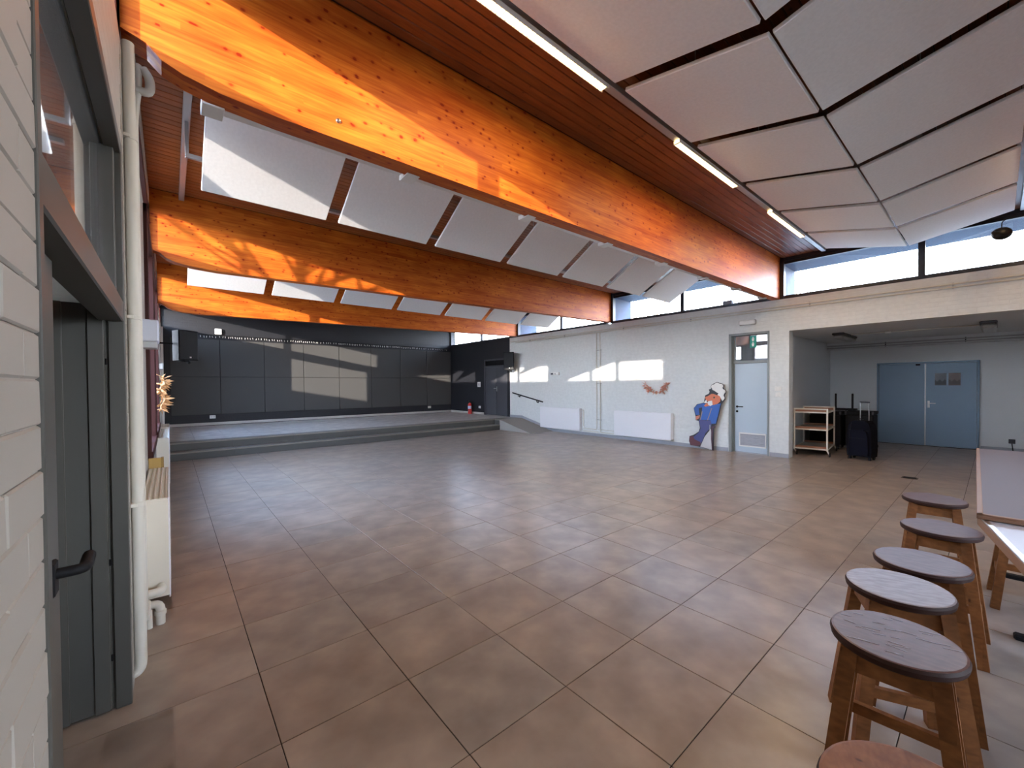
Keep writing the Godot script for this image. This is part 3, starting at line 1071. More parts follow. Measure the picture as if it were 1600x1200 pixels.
func build_fittings():
	panel_row(0.04, Vector2(-0.06, 4.135), Vector2(1.07, 3.885), "nearest row, lamp side", "acoustic panels of the nearest row, lamp side", 1)
	panel_row(0.04, Vector2(1.10, 3.885), Vector2(2.24, 4.115), "nearest row, outer side", "acoustic panels of the nearest row, outer side", 1)
	panel_row(-0.09, Vector2(-3.2, 3.57), Vector2(-2.2, 4.14), "row behind the nearest beam", "acoustic panels of the middle row")
	panel_row(-0.09, Vector2(-7.5, 3.42), Vector2(-6.5, 4.02), "small far row", "acoustic panels of the far row")
	lamp_rail(0.0, 9.35, 4.14, -0.15, [[1.0, 2.50, true, "lit warm strip lamp nearest the camera along the big beam"], [3.74, 5.20, true, "lit warm strip lamp halfway along the big beam"], [6.45, 8.0, true, "lit warm strip lamp nearest the high windows along the big beam"]], "grey lamp rail running beside the nearest beam")
	lamp_rail(0.0, 9.35, 4.14, 2.33, [[6.45, 8.0, true, "lit strip lamp on the outer rail near the high windows"]], "grey lamp rail along the outer edge of the nearest panels")
	lamp_rail(0.0, 9.35, 4.16, -4.45, [[6.45, 8.0, false, "unlit louvred strip lamp seen through the last gap of the middle row"]], "grey lamp rail behind the middle row of panels")
	# white fixing rail along the back of the nearest beam, with its brackets
	var r := thing("panel_rail", "white rail with square brackets along the back of the nearest beam", "rail", Vector3(0, 3.36, -1.17))
	var st := mb()
	bar(st, Vector3(-0.1, -0.002, 0), Vector3(9.3, 0.05, 0), 0.05, 0.07, Vector3.UP)
	obj("rail", st, M.white, r)
	for k in 8:
		st = mb()
		var x := -0.18 + 1.3 * k
		bb(st, x, x + 0.11, -0.068 + 0.0055 * x, -0.0565 + 0.0055 * x, -0.03, 0.12, 0.003)
		bb(st, x, x + 0.11, -0.066 + 0.0055 * x, 0.0 + 0.0055 * x, -0.035, 0.05, 0.003)
		obj("bracket", st, M.white, r)
	# batten on the plank ceiling by the window wall
	var b := thing("ceiling_batten", "pale batten across the plank ceiling near the window wall", "batten", Vector3(-0.19, CY, -3.9))
	st = mb()
	bb(st, -0.03, 0.03, -0.06, 0.002, -1.42, 1.5, 0.004)
	obj("batten", st, M.alu, b)
	st = mb()
	bb(st, 0.0, 0.16, -0.40, -0.36, 0.78, 0.82, 0.003)
	bb(st, -0.015, 0.015, -0.40, -0.04, 0.78, 0.82, 0.003)
	obj("arm", st, M.alu, b)
	# round sensor disc on the beam face
	st = mb()
	lathe(st, Vector3.ZERO, [Vector2(0, 0.012), Vector2(0.012, 0.01), Vector2(0.018, 0.0)], 14, Basis(Vector3.RIGHT, PI / 2))
	var o := obj("beam_button", st, M.steel)
	o.position = Vector3(0.564, 3.435, -0.94)
	tag(o, "small round metal button on the face of the nearest beam", "button")
	# dark ball lamp under the eaves panels
	var l := thing("ball_spotlight", "dark egg-shaped spotlight hanging from a cable before the high window at right", "spotlight", Vector3(8.5, 3.665, 2.114))
	st = mb()
	var pr := []
	for k in 13:
		var a := -PI / 2 + PI * k / 12.0
		pr.append(Vector2(0.105 * cos(a), 0.085 * sin(a)))
	lathe(st, Vector3.ZERO, pr, 24, Basis(Vector3(0.7, 0, 0.7).normalized(), 0.25))
	obj("body", st, M.black_gloss, l)
	st = mb()
	lathe(st, Vector3(-0.03, -0.055, -0.03), [Vector2(0, -0.012), Vector2(0.012, -0.006), Vector2(0.012, 0.02)], 10)
	obj("lens", st, M.steel, l)
	st = mb()
	tube(st, bend([Vector3(0.01, 0.08, 0), Vector3(-0.02, 0.16, 0.0), Vector3(0.02, 0.2, 0.06), Vector3(0.06, 0.22, 0.3), Vector3(0.06, CY - 3.66, 0.35)], 0.05, 5), 0.006, 8)
	obj("cable", st, M.black, l)
	# small box hanging from a thread before the high window
	var h := thing("hanging_sensor", "small pale box on a thin wire before the high window over the pale door", "sensor", Vector3(9.25, 3.42, -1.93))
	st = mb()
	bx(st, Vector3.ZERO, Vector3(0.10, 0.085, 0.2), 0.012)
	obj("box", st, M.sensor, h)
	st = mb()
	tube(st, [Vector3(0, 0.04, 0), Vector3(-0.05, CY - 3.395, 0.15)], 0.004, 6)
	obj("wire", st, M.black, h)

# ------------------------------------------------------------------ things along the walls
func radiator(words: String, at: Vector3, len: float, depth: float, face: float, pipes := 0) -> Node3D:
	# at: wall point at one end (low z); runs +z; face +1 looks to +x, -1 to -x
	var t := thing("radiator", words, "radiator", at, "white panel radiators")
	var st := mb()
	var d := depth * face
	bb(st, 0.02 * face, d - 0.012 * face, 0.02, 0.685, 0.012, len - 0.012, 0.003)
	obj("core", st, M.rad_dark, t)
	st = mb()
	bb(st, d - 0.012 * face, d, 0.0, 0.70, 0, len, 0.006)
	var fp := obj("front_panel", st, M.rad, t)
	for k in 4:
		st = mb()
		bb(st, d - 0.001 * face, d + 0.0025 * face, 0.12 + 0.145 * k, 0.126 + 0.145 * k, 0.02, len - 0.02)
		obj("ridge", st, M.rad, fp)
	for z in [0.004, len - 0.004]:
		st = mb()
		bb(st, 0.0, d - 0.006 * face, 0.02, 0.69, z - 0.004, z + 0.004, 0.002)
		obj("side_panel", st, M.cream if face > 0 else M.rad, t)
	st = mb()
	var n := int(len / 0.028)
	for k in n + 1:
		var z := 0.008 + (len - 0.016) * k / n
		bb(st, 0.01 * face, d - 0.012 * face, 0.686, 0.70, z - 0.005, z + 0.005)
	for k in 5:
		var x := (0.012 + (depth - 0.03) * k / 4.0) * face
		bb(st, x - 0.004, x + 0.004, 0.687, 0.703, 0.004, len - 0.004)
	obj("top_grille", st, M.cream if face > 0 else M.rad, t)
	return t

func build_right_wall_things():
	radiator("white ribbed radiator on the white wall next to the ramp", Vector3(RX - 0.003, 0.12, -8.27), 1.80, 0.13, -1)
	radiator("white ribbed radiator on the white wall under the half wreath", Vector3(RX - 0.003, 0.12, -5.15), 1.78, 0.13, -1)
	# heating pipes: along the top, down the wall and between the radiators
	var p := thing("heating_pipes", "pair of white heating pipes along the top of the white wall", "pipes", Vector3(RX - 0.03, 0, 0))
	var st := mb()
	runs("pipe", [[Vector3(0, 3.20, ZF - 0.01), Vector3(0, 3.20, -10.0)], [Vector3(0, 3.145, ZF - 0.01), Vector3(0, 3.145, -9.7)]], 0.014, 8, M.pipe, p)
	for z in [-8.9, -7.2, -4.9, -2.9, -0.4, 1.6]:
		st = mb()
		bb(st, -0.006, 0.028, 3.125, 3.22, z - 0.012, z + 0.012, 0.002)
		obj("clip", st, M.alu, p)
	p = thing("riser_pipes", "pair of thin white pipes running down the white wall between the radiators", "pipes", Vector3(RX - 0.03, 0, 0))
	st = mb()
	runs("pipe", [bend([Vector3(0, 3.128, -5.86), Vector3(0, 0.21, -5.86), Vector3(0, 0.21, -6.39)], 0.05), bend([Vector3(0, 3.128, -5.73), Vector3(0, 0.135, -5.73), Vector3(0, 0.135, -5.19)], 0.05), [Vector3(0, 0.135, -5.80), Vector3(0, 0.135, -6.39)], [Vector3(0, 0.21, -5.19), Vector3(0, 0.21, -5.80)]], 0.013, 8, M.pipe, p)
	for y in [0.5, 1.6, 2.6]:
		st = mb()
		bb(st, -0.004, 0.028, y, y + 0.02, -5.885, -5.70, 0.002)
		obj("clip", st, M.alu, p)
	p = thing("valve_pipe", "thin pipe with valve at the end of the radiator beside the riser pipes", "pipes", Vector3(RX - 0.05, 0, -6.42))
	st = mb()
	tube(st, bend([Vector3(0, 0.78, -0.045), Vector3(0, 0.78, 0.05), Vector3(0, 0.24, 0.05)], 0.03), 0.012, 8)
	obj("pipe", st, M.pipe, p)
	st = mb()
	lathe(st, Vector3(0, 0.24, 0.05), [Vector2(0, 0), Vector2(0.022, 0), Vector2(0.022, 0.05), Vector2(0, 0.055)], 12)
	obj("valve", st, M.white, p)
	# handrail
	p = thing("handrail", "black handrail sloping down the white wall over the ramp", "handrail", Vector3(RX, 0, 0))
	st = mb()
	tube(st, [Vector3(-0.08, 1.285, -9.83), Vector3(-0.08, 0.985, -8.19)], 0.022, 10)
	obj("rail", st, M.black, p)
	for z in [-9.5, -8.5]:
		st = mb()
		var y := lerpf(1.285, 0.985, (z + 9.83) / 1.64)
		tube(st, bend([Vector3(-0.08, y - 0.01, z), Vector3(-0.08, y - 0.075, z), Vector3(-0.002, y - 0.075, z)], 0.03), 0.010, 8)
		lathe(st, Vector3(0, y - 0.075, z), [Vector2(0, 0.012), Vector2(0.032, 0.012), Vector2(0.032, 0)], 12, Basis(Vector3(0, 0, 1), PI / 2))
		obj("bracket", st, M.black, p)
	# boxes on the wall
	p = thing("thermostat", "low grey control box on the white wall left of the sunlit patches", "control box", Vector3(RX, 1.945, -7.64))
	st = mb()
	bb(st, -0.05, 0, -0.05, 0.05, -0.2, 0.2, 0.01)
	obj("housing", st, M.white, p)
	st = mb()
	bb(st, -0.054, -0.045, -0.03, 0.03, -0.18, -0.06, 0.004)
	obj("display", st, M.dark_panel, p)
	st = mb()
	lathe(st, Vector3(-0.05, 0, 0.03), [Vector2(0, 0.016), Vector2(0.018, 0.014), Vector2(0.02, 0)], 12, Basis(Vector3(0, 0, 1), PI / 2))
	obj("knob", st, M.alu, p)
	p = thing("wall_unit", "small white box on the white wall over the half wreath", "control box", Vector3(RX, 1.965, -3.91))
	st = mb()
	bb(st, -0.045, 0, -0.045, 0.045, -0.16, 0.16, 0.01)
	obj("housing", st, M.white, p)
	st = mb()
	bb(st, -0.047, -0.04, -0.046, -0.03, -0.15, 0.15)
	obj("slot", st, M.alu, p)
	for k in 2:
		p = thing("light_switch", ["white double light switch right of the pale door, upper one", "white light switch right of the pale door, lower one"][k], "switch", Vector3(RX, 1.465 - 0.13 * k, -0.97), "switches beside the pale door")
		st = mb()
		bb(st, -0.014, 0, -0.045, 0.045, -0.065 + 0.015 * k, 0.065 - 0.015 * k, 0.004)
		obj("plate", st, M.white, p)
		for q in 2 - k:
			st = mb()
			bx(st, Vector3(-0.017, 0, -0.028 + 0.056 * q + 0.028 * k), Vector3(0.01, 0.07, 0.05), 0.003, Basis(Vector3(0, 0, 1), 0.06))
			obj("rocker", st, M.white, p)
	p = thing("emergency_lamp", "flat white emergency lamp over the pale door", "lamp", Vector3(RX, 2.94, -1.575))
	st = mb()
	bb(st, -0.05, 0, -0.055, 0.055, -0.17, 0.17, 0.012)
	obj("base", st, M.alu, p)
	st = mb()
	bb(st, -0.085, -0.048, -0.05, 0.05, -0.165, 0.165, 0.014)
	obj("diffuser", st, M.white, p)
	# half wreath of dried flowers
	wreath("half_wreath", "half ring of dried pink flowers on the white wall below the sunlit patch", Vector3(RX - 0.02, 1.62, -3.86), false)
	wreath("dried_bunch", "bunch of tan dried leaves hanging on the window wall over the radiators", Vector3(-0.44, 1.5, -7.0), true)
	# things on and by the black wall
	p = thing("notice", "white paper notice on the black wall left of the dark door", "notice", Vector3(RX, 1.50, -12.14))
	st = mb()
	bb(st, -0.012, 0, 0, 0.21, -0.11, 0.11, 0.003)
	obj("board", st, M.white, p)
	st = mb()
	bb(st, -0.016, -0.01, 0.06, 0.15, -0.03, 0.04, 0.003)
	obj("switch", st, M.alu, p)
	for e in [[Vector3(RX, 0.66, -12.1), 1, "white wall socket on the black wall left of the dark door"], [Vector3(8.34, 0.62, ZB), 0, "white wall socket low on the back wall at its right end"], [Vector3(0.68, 0.62, ZB), 0, "white wall socket low on the back wall at its left end"]]:
		p = thing("wall_socket", e[2], "socket", e[0], "sockets on the black walls")
		if e[1]: p.rotation.y = -PI / 2
		st = mb()
		bb(st, -0.075, 0.075, -0.05, 0.05, 0, 0.014, 0.004)
		obj("plate", st, M.white, p)
		for s in [-0.035, 0.035]:
			st = mb()
			lathe(st, Vector3(s, 0, 0.014), [Vector2(0.022, 0.002), Vector2(0.02, 0.0), Vector2(0.0, 0.0)], 14, Basis(Vector3.RIGHT, PI / 2))
			obj("outlet", st, M.alu, p)
	p = thing("fire_extinguisher", "red fire extinguisher standing on the stage by the black wall", "extinguisher", Vector3(9.28, SH, -12.6))
	st = mb()
	lathe(st, Vector3.ZERO, [Vector2(0, 0), Vector2(0.078, 0), Vector2(0.082, 0.02), Vector2(0.082, 0.38), Vector2(0.07, 0.43), Vector2(0.035, 0.455), Vector2(0.03, 0.48), Vector2(0, 0.48)], 20)
	obj("cylinder", st, M.red, p)
	st = mb()
	lathe(st, Vector3.ZERO, [Vector2(0.0835, 0.22), Vector2(0.0835, 0.34)], 20)
	obj("sticker", st, mat(rgb(170, 184, 214), 0.5), p)
	st = mb()
	bb(st, -0.1, 0.03, 0.50, 0.515, -0.012, 0.012, 0.003)
	bb(st, -0.09, 0.02, 0.535, 0.55, -0.012, 0.012, 0.003)
	lathe(st, Vector3.ZERO, [Vector2(0.022, 0.48), Vector2(0.022, 0.54), Vector2(0, 0.545)], 12)
	obj("valve", st, M.black, p)
	st = mb()
	tube(st, bend([Vector3(0.02, 0.5, 0), Vector3(0.02, 0.47, 0.1), Vector3(0.02, 0.2, 0.1)], 0.05), 0.010, 8)
	obj("hose", st, M.black, p)
	# loudspeakers
	speaker("black loudspeaker on a wall bracket over the ramp", Vector3(9.18, 2.46, -9.75), deg_to_rad(-52), RX)
	speaker("black loudspeaker on a bracket at the window wall beside the stage", Vector3(-0.10, 2.50, -9.75), deg_to_rad(28), WX)
	# curtain rail with gliders over the stage panels
	p = thing("curtain_rail", "curtain rail with a long row of white gliders over the stage panels", "curtain rail", Vector3(0, 3.22, ZB))
	st = mb()
	bb(st, 0.3, 9.2, 0.0, 0.025, 0.09, 0.12, 0.003)
	obj("rail", st, M.black, p)
	for x in [0.5, 2.2, 3.9, 5.6, 7.3, 9.0]: each("bracket", [[x, x + 0.03, 0.0, 0.03, 0, 0.11]], 0.0, M.black, p)
	st = mb()
	var x := 0.35
	while x < 9.15:
		x += rng.randf_range(0.05, 0.11)
		var y := -0.03 - 0.02 * rng.randf()
		bx(st, Vector3(x, y, 0.105 + rng.randf_range(-0.01, 0.01)), Vector3(0.012, 0.055, 0.012), 0.003, Basis(Vector3(0, 0, 1), rng.randf_range(-0.3, 0.3)))
	obj("glider", st, M.white, p).set_meta("kind", "stuff")
	p = thing("emergency_light", "small square white emergency light high on the black back wall", "lamp", Vector3(0.86, 3.36, ZB))
	st = mb()
	bb(st, -0.09, 0.09, -0.09, 0.09, 0, 0.07, 0.012)
	obj("housing", st, M.white, p)
	st = mb()
	bb(st, 0.09, 0.16, -0.02, 0.02, 0, 0.03, 0.004)
	obj("connector", st, M.black, p)

func wreath(called: String, words: String, at: Vector3, hanging: bool):
	var t := thing(called, words, "dried flowers", at)
	var r := RandomNumberGenerator.new()
	r.seed = 8 if hanging else 9
	var stem := mb()
	var lf := mb()
	var pts := []
	for k in 17:
		if hanging: pts.append(Vector3(0.02 * sin(k * 0.7), 0.26 - 0.033 * k, 0.02 * cos(k * 0.5)))
		else:
			var a := PI + 0.25 + (PI - 0.5) * k / 16.0
			pts.append(Vector3(-0.01, 0.28 * sin(a), 0.30 * cos(a)))
	tube(stem, pts, 0.008, 6)
	if hanging: tube(stem, [Vector3(0, 0.26, 0), Vector3(WX + 0.447, 0.30, 0)], 0.005, 6)
	else: tube(stem, [Vector3(0, -0.28, 0), Vector3(0.02, -0.28, 0)], 0.006, 6)
	obj("stem", stem, M.straw, t)
	for k in 120:
		var i := r.randi_range(0, 16)
		if not hanging and absf(i - 8.0) < 4 and r.randf() < 0.6: continue
		var p: Vector3 = pts[i]
		var dir := Vector3(r.randf_range(-0.8, 0.25), r.randf_range(-1, 1), r.randf_range(-1, 1)).normalized()
		if hanging: dir = Vector3(r.randf_range(-0.6, 1), r.randf_range(-1, 0.3), r.randf_range(-1, 1)).normalized()
		var L := r.randf_range(0.06, 0.15) if not hanging else r.randf_range(0.07, 0.16)
		var w := L * r.randf_range(0.12, 0.24)
		var side := dir.cross(Vector3(r.randf(), r.randf(), 0.3)).normalized()
		var up := side.cross(dir)
		var q := [p, p + dir * L * 0.45 + side * w, p + dir * L, p + dir * L * 0.45 - side * w]
		var m: Vector3 = p + dir * L * 0.5 + up * w * 0.5
		var m2: Vector3 = p + dir * L * 0.5 - up * w * 0.25
		for e in 4:
			var b: Vector3 = q[(e + 1) % 4]
			tri(lf, q[e], b, m, (b - q[e]).cross(m - q[e]).normalized() * signf((b - q[e]).cross(m - q[e]).dot(up)))
			tri(lf, q[e], b, m2, (b - q[e]).cross(m2 - q[e]).normalized() * -signf((b - q[e]).cross(m2 - q[e]).dot(up)))
	var o := obj("foliage", lf, M.straw if hanging else M.straw_pink, t)
	o.set_meta("kind", "stuff")

func speaker(words: String, at: Vector3, turn: float, wall: float):
	var t := thing("loudspeaker", words, "loudspeaker", at, "black loudspeakers")
	var bas := Basis(Vector3.UP, turn)
	var st := mb()
	var poly := PackedVector2Array([Vector2(-0.19, 0.16), Vector2(0.19, 0.16), Vector2(0.12, -0.18), Vector2(-0.12, -0.18)])
	# cabinet, tapered to the back; local +z is the front
	prism(st, poly, Vector3.ZERO, bas * Vector3.RIGHT, bas * Vector3(0, 0, 1), 0.66)
	obj("cabinet", st, M.black, t)
	st = mb()
	bx(st, bas * Vector3(0, 0.0, 0.168), Vector3(0.36, 0.62, 0.02), 0.008, bas)
	obj("grille", st, M.black_gloss, t)
	st = mb()
	bx(st, bas * Vector3(0.03, -0.26, 0.18), Vector3(0.035, 0.03, 0.006), 0.002, bas)
	obj("badge", st, M.white, t)
	st = mb()
	var side := signf(wall - at.x)
	tube(st, [Vector3(0.05 * side, 0.05, -0.08), Vector3(wall - at.x, 0.05, -0.12)], 0.018, 8)
	bx(st, Vector3(wall - at.x - 0.008 * side, 0.05, -0.12), Vector3(0.016, 0.2, 0.1), 0.003)
	obj("bracket", st, M.black, t)
	st = mb()
	bx(st, bas * Vector3(0, -0.34, 0.0), Vector3(0.10, 0.03, 0.2), 0.004, bas)
	bx(st, bas * Vector3(0.06, -0.37, 0.05), Vector3(0.05, 0.06, 0.07), 0.01, bas)
	obj("connector", st, M.black, t)

func build_left_wall_things():
	radiator("cream radiator with a slotted top nearest the camera on the window wall", Vector3(WX + 0.005, 0.12, -3.15), 1.45, 0.15, 1)
	radiator("cream radiator in the middle of the window wall", Vector3(WX + 0.005, 0.12, -8.0), 1.85, 0.15, 1)
	radiator("cream radiator of the window wall closest to the stage", Vector3(WX + 0.005, 0.12, -9.3), 1.0, 0.15, 1)
	# fat heating pipes rising beside the grey door
	var p := thing("riser_pipe", "thick cream heating pipe rising beside the grey door", "pipe", Vector3(0, 0, 0))
	var st := mb()
	tube(st, bend([Vector3(-0.492, 3.40, -0.93), Vector3(-0.492, 3.05, -0.93), Vector3(-0.490, 2.9, -0.95), Vector3(-0.490, 0.09, -0.95), Vector3(-0.50, 0.06, -0.95), Vector3(-0.53, 0.05, -0.95)], 0.03), 0.026, 14)
	obj("pipe", st, M.pipe, p)
	for y in [0.95, 1.95, 2.9]:
		st = mb()
		lathe(st, Vector3(-0.490, y, -0.95), [Vector2(0.026, 0), Vector2(0.030, 0.002), Vector2(0.030, 0.022), Vector2(0.026, 0.024)], 14)
		bb(st, -0.52, -0.49, y + 0.004, y + 0.02, -0.93, -0.91)
		obj("clip", st, M.pipe, p)
	p = thing("branch_pipe", "thinner cream pipe with an elbow beside the thick pipe", "pipe", Vector3(0, 0, 0))
	st = mb()
	tube(st, bend([Vector3(-0.462, 3.40, -1.10), Vector3(-0.462, 3.28, -1.10), Vector3(-0.482, 3.1, -1.12), Vector3(-0.482, 0.28, -1.12), Vector3(-0.482, 0.18, -1.3), Vector3(-0.482, 0.18, -1.55)], 0.06), 0.019, 12)
	tube(st, bend([Vector3(-0.47, 3.26, -1.10), Vector3(-0.41, 3.26, -1.10), Vector3(-0.41, 3.345, -1.10), Vector3(-0.44, 3.39, -1.10)], 0.04), 0.022, 12)
	obj("pipe", st, M.pipe, p)
	p = thing("radiator_pipes", "two cream pipe elbows under the radiator nearest the camera", "pipes", Vector3(0, 0, -1.66))
	st = mb()
	tube(st, bend([Vector3(-0.505, 0.215, 0.06), Vector3(-0.415, 0.215, 0.06), Vector3(-0.415, 0.215, -0.03)], 0.045), 0.027, 12)
	tube(st, bend([Vector3(-0.505, 0.14, 0.06), Vector3(-0.42, 0.14, 0.06), Vector3(-0.42, -0.0, 0.06)], 0.045), 0.025, 12)
	obj("pipe", st, M.pipe, p)
	st = mb()
	tube(st, [Vector3(-0.475, 0.12, 0.09), Vector3(-0.475, 0.0, 0.09)], 0.016, 10)
	lathe(st, Vector3(-0.42, 0.06, 0.06), [Vector2(0.025, 0), Vector2(0.031, 0.004), Vector2(0.031, 0.03), Vector2(0.025, 0.034)], 12)
	obj("union", st, M.pipe, p)
	p = thing("wood_block", "yellow wooden block standing on the floor behind the nearest radiator", "block", Vector3(-0.47, 0.0, -3.28))
	st = mb()
	bb(st, -0.045, 0.06, 0, 0.90, -0.03, 0.03, 0.004)
	obj("post", st, mat(rgb(178, 146, 78), 0.6), p)
	st = mb()
	bb(st, 0.045, 0.065, 0.0, 0.905, -0.032, 0.032, 0.003)
	obj("edge", st, mat(rgb(150, 120, 62), 0.6), p)
	# white folded paper holder on the wall
	p = thing("paper_holder", "white folded paper holder fixed on the window wall beside the pipes", "holder", Vector3(WX, 1.93, -2.4))
	st = mb()
	bb(st, 0, 0.11, 0.02, 0.19, -0.13, 0.13, 0.008)
	obj("sheet", st, mat(rgb(208, 212, 222), 0.5), p)
	st = mb()
	bb(st, 0, 0.10, -0.03, 0.022, -0.10, 0.10, 0.004)
	obj("tray", st, M.alu, p)
	p = thing("junction_box", "small grey junction box on the window wall over the dried bunch", "box", Vector3(WX, 1.96, -7.75))
	st = mb()
	bb(st, 0, 0.09, -0.06, 0.06, -0.08, 0.08, 0.01)
	obj("housing", st, M.alu, p)
	st = mb()
	tube(st, [Vector3(0.03, 0.06, 0), Vector3(0.03, 0.9, 0)], 0.008, 8)
	obj("conduit", st, M.alu, p)

# ------------------------------------------------------------------ things standing in the hall
func cutout():
	# painted board figure: a leaning baker in generic shapes
	var t := thing("board_figure", "painted cut-out of a leaning baker in blue with white hat, by the pale door", "cut-out figure", Vector3(9.33, 0, -3.16))
	t.rotation.z = -0.03
	var ex := Vector3(0, 0, 1)
	var k := 0.00168
	var to := func(a: Array) -> PackedVector2Array:
		var o := PackedVector2Array()
		for i in range(0, a.size(), 2): o.append(Vector2(a[i] * k, 1.79 - a[i + 1] * 0.001685))
		return o
	var layer := func(called: String, a, m: Material, off: float, th := 0.006):
		var st := mb()
		var poly: PackedVector2Array = a if a is PackedVector2Array else to.call(a)
		prism(st, poly, Vector3(-off, 0, 0), ex, Vector3.UP, th)
		obj(called, st, m, t)
	var ink := mat(rgb(28, 26, 32), 0.5)
	layer.call("board", [480, 170, 495, 128, 560, 104, 618, 122, 648, 190, 684, 235, 660, 285, 668, 340, 640, 378, 615, 420, 585, 560, 555, 690, 520, 720, 516, 1062, 330, 1030, 180, 1022, 158, 960, 165, 890, 230, 865, 300, 815, 318, 760, 300, 660, 255, 650, 250, 590, 222, 480, 270, 420, 370, 395, 390, 290, 440, 265], ink, 0.0, 0.014)
	layer.call("base", [390, 880, 478, 760, 500, 1055, 330, 1025], M.ply, 0.008)
	layer.call("trousers", [305, 640, 490, 650, 480, 735, 400, 830, 350, 960, 300, 1010, 225, 900, 300, 828, 332, 770], mat(rgb(62, 66, 120), 0.5), 0.009)
	layer.call("jacket", [360, 405, 500, 420, 610, 400, 575, 560, 545, 680, 490, 690, 470, 640, 330, 640, 345, 520], mat(rgb(24, 86, 168), 0.45), 0.011)
	layer.call("sleeve", [366, 402, 360, 460, 300, 475, 312, 570, 258, 578, 230, 480, 280, 425], mat(rgb(22, 76, 152), 0.45), 0.013)
	layer.call("hand", [255, 595, 320, 575, 310, 620, 262, 650], mat(rgb(196, 120, 96), 0.5), 0.014)
	layer.call("head", to.call([430, 300, 480, 268, 560, 262, 608, 300, 605, 370, 560, 410, 470, 432, 400, 452, 376, 440, 400, 410, 450, 390, 400, 350, 392, 312]), mat(rgb(208, 112, 74), 0.5), 0.014)
	layer.call("hat", [486, 172, 502, 138, 560, 114, 612, 130, 638, 195, 672, 236, 650, 280, 655, 340, 632, 366, 600, 300, 500, 240], M.white, 0.016)
	for e in [[505, 165, 36], [558, 140, 40], [612, 158, 38], [650, 232, 34], [640, 322, 32]]:
		layer.call("hat_outline", ellipse(e[0] * k, 1.79 - e[1] * 0.001685, e[2] * k, e[2] * k, 18), ink, 0.010)
		layer.call("hat_puff", ellipse(e[0] * k, 1.79 - e[1] * 0.001685, (e[2] - 7) * k, (e[2] - 7) * k, 18), M.white, 0.0175)
	layer.call("hat_brim", [444, 205, 470, 198, 520, 222, 580, 262, 560, 285, 500, 262, 452, 232], ink, 0.018)
	layer.call("eye", ellipse(0.525 * 1.0 * 1680 * k * 0.001 + 520 * k - 0.525 * 1.68 * k, 1.79 - 318 * 0.001685, 0.022, 0.022, 14), mat(rgb(60, 70, 40), 0.5), 0.018)
	layer.call("scarf", [390, 370, 412, 352, 420, 395, 440, 372, 492, 362, 500, 420, 470, 440, 440, 425, 430, 395, 400, 400, 376, 395], M.white, 0.019)
	layer.call("shoe", [170, 895, 225, 885, 240, 930, 330, 960, 330, 1005, 270, 1026, 185, 1018, 164, 958], mat(rgb(84, 24, 36), 0.4), 0.011)
	layer.call("walking_stick", [487, 730, 520, 715, 548, 720, 540, 740, 512, 745, 505, 900, 516, 1060, 500, 1060, 484, 900], mat(rgb(74, 36, 52), 0.45), 0.016)
	for s in [[345, 520, 320, 640], [480, 470, 425, 640]]:
		layer.call("strap", [s[0], s[1], s[0] + 12, s[1], s[2] + 12, s[3], s[2], s[3]], mat(rgb(140, 120, 120), 0.5), 0.014)
	var st := mb()
	bar(st, Vector3(0.01, 0.0, 0.78), Vector3(0.01, 0.6, 0.78), 0.05, 0.012)
	obj("prop", st, M.ply, t)

func trolley():
	var t := thing("trolley", "cream serving trolley with three brown shelves at the corner of the recess", "trolley", Vector3(10.14, 0, -0.56))
	t.rotation.y = 0.10
	var W := 0.59
	var L := 1.1
	var H := 1.03
	# local x runs into the recess, z across the front
	var post := mb()
	var corners := [Vector3(0, 0, -W / 2), Vector3(0, 0, W / 2), Vector3(L, 0, W / 2), Vector3(L, 0, -W / 2)]
	for c in corners:
		post = mb()
		bx(post, c + Vector3(0, (H + 0.12) / 2, 0), Vector3(0.03, H - 0.12, 0.03), 0.004)
		obj("post", post, M.cream, t)
	for y in [0.14, 0.56, 0.93]:
		var st := mb()
		for z in [-W / 2, W / 2]: bb(st, 0.015, L - 0.015, y, y + 0.028, z - 0.013, z + 0.013, 0.003)
		for x in [0.0, L]: bb(st, x - 0.013, x + 0.013, y, y + 0.028, -W / 2 + 0.015, W / 2 - 0.015, 0.003)
		var fr := obj("shelf_frame", st, M.cream, t)
		st = mb()
		bb(st, 0.013, L - 0.013, y + 0.016, y + 0.026, -W / 2 + 0.013, W / 2 - 0.013, 0.002)
		obj("shelf", st, mat(rgb(168, 158, 140), 0.4), fr)
		each("lip", [[0.016, 0.026, y + 0.026, y + 0.07, -W / 2 + 0.015, W / 2 - 0.015], [L - 0.026, L - 0.016, y + 0.026, y + 0.07, -W / 2 + 0.015, W / 2 - 0.015]], 0.002, M.lip, fr)
	for x in [0.0, L]: each("push_rail", [[x - 0.014, x + 0.014, H - 0.028, H, -W / 2, W / 2]], 0.003, M.cream, t)
	for c in corners:
		var st := mb()
		bar(st, c + Vector3(0.0, 0.14, 0), c + Vector3(0.03, 0.05, 0.035), 0.03, 0.024)
		var f := obj("caster_fork", st, M.cream, t)
		st = mb()
		lathe(st, c + Vector3(0.03, 0.046, 0.028), [Vector2(0, 0), Vector2(0.04, 0), Vector2(0.046, 0.006), Vector2(0.046, 0.022), Vector2(0.04, 0.028), Vector2(0, 0.028)], 18, Basis(Vector3.RIGHT, PI / 2))
		obj("wheel", st, M.rubber, f)

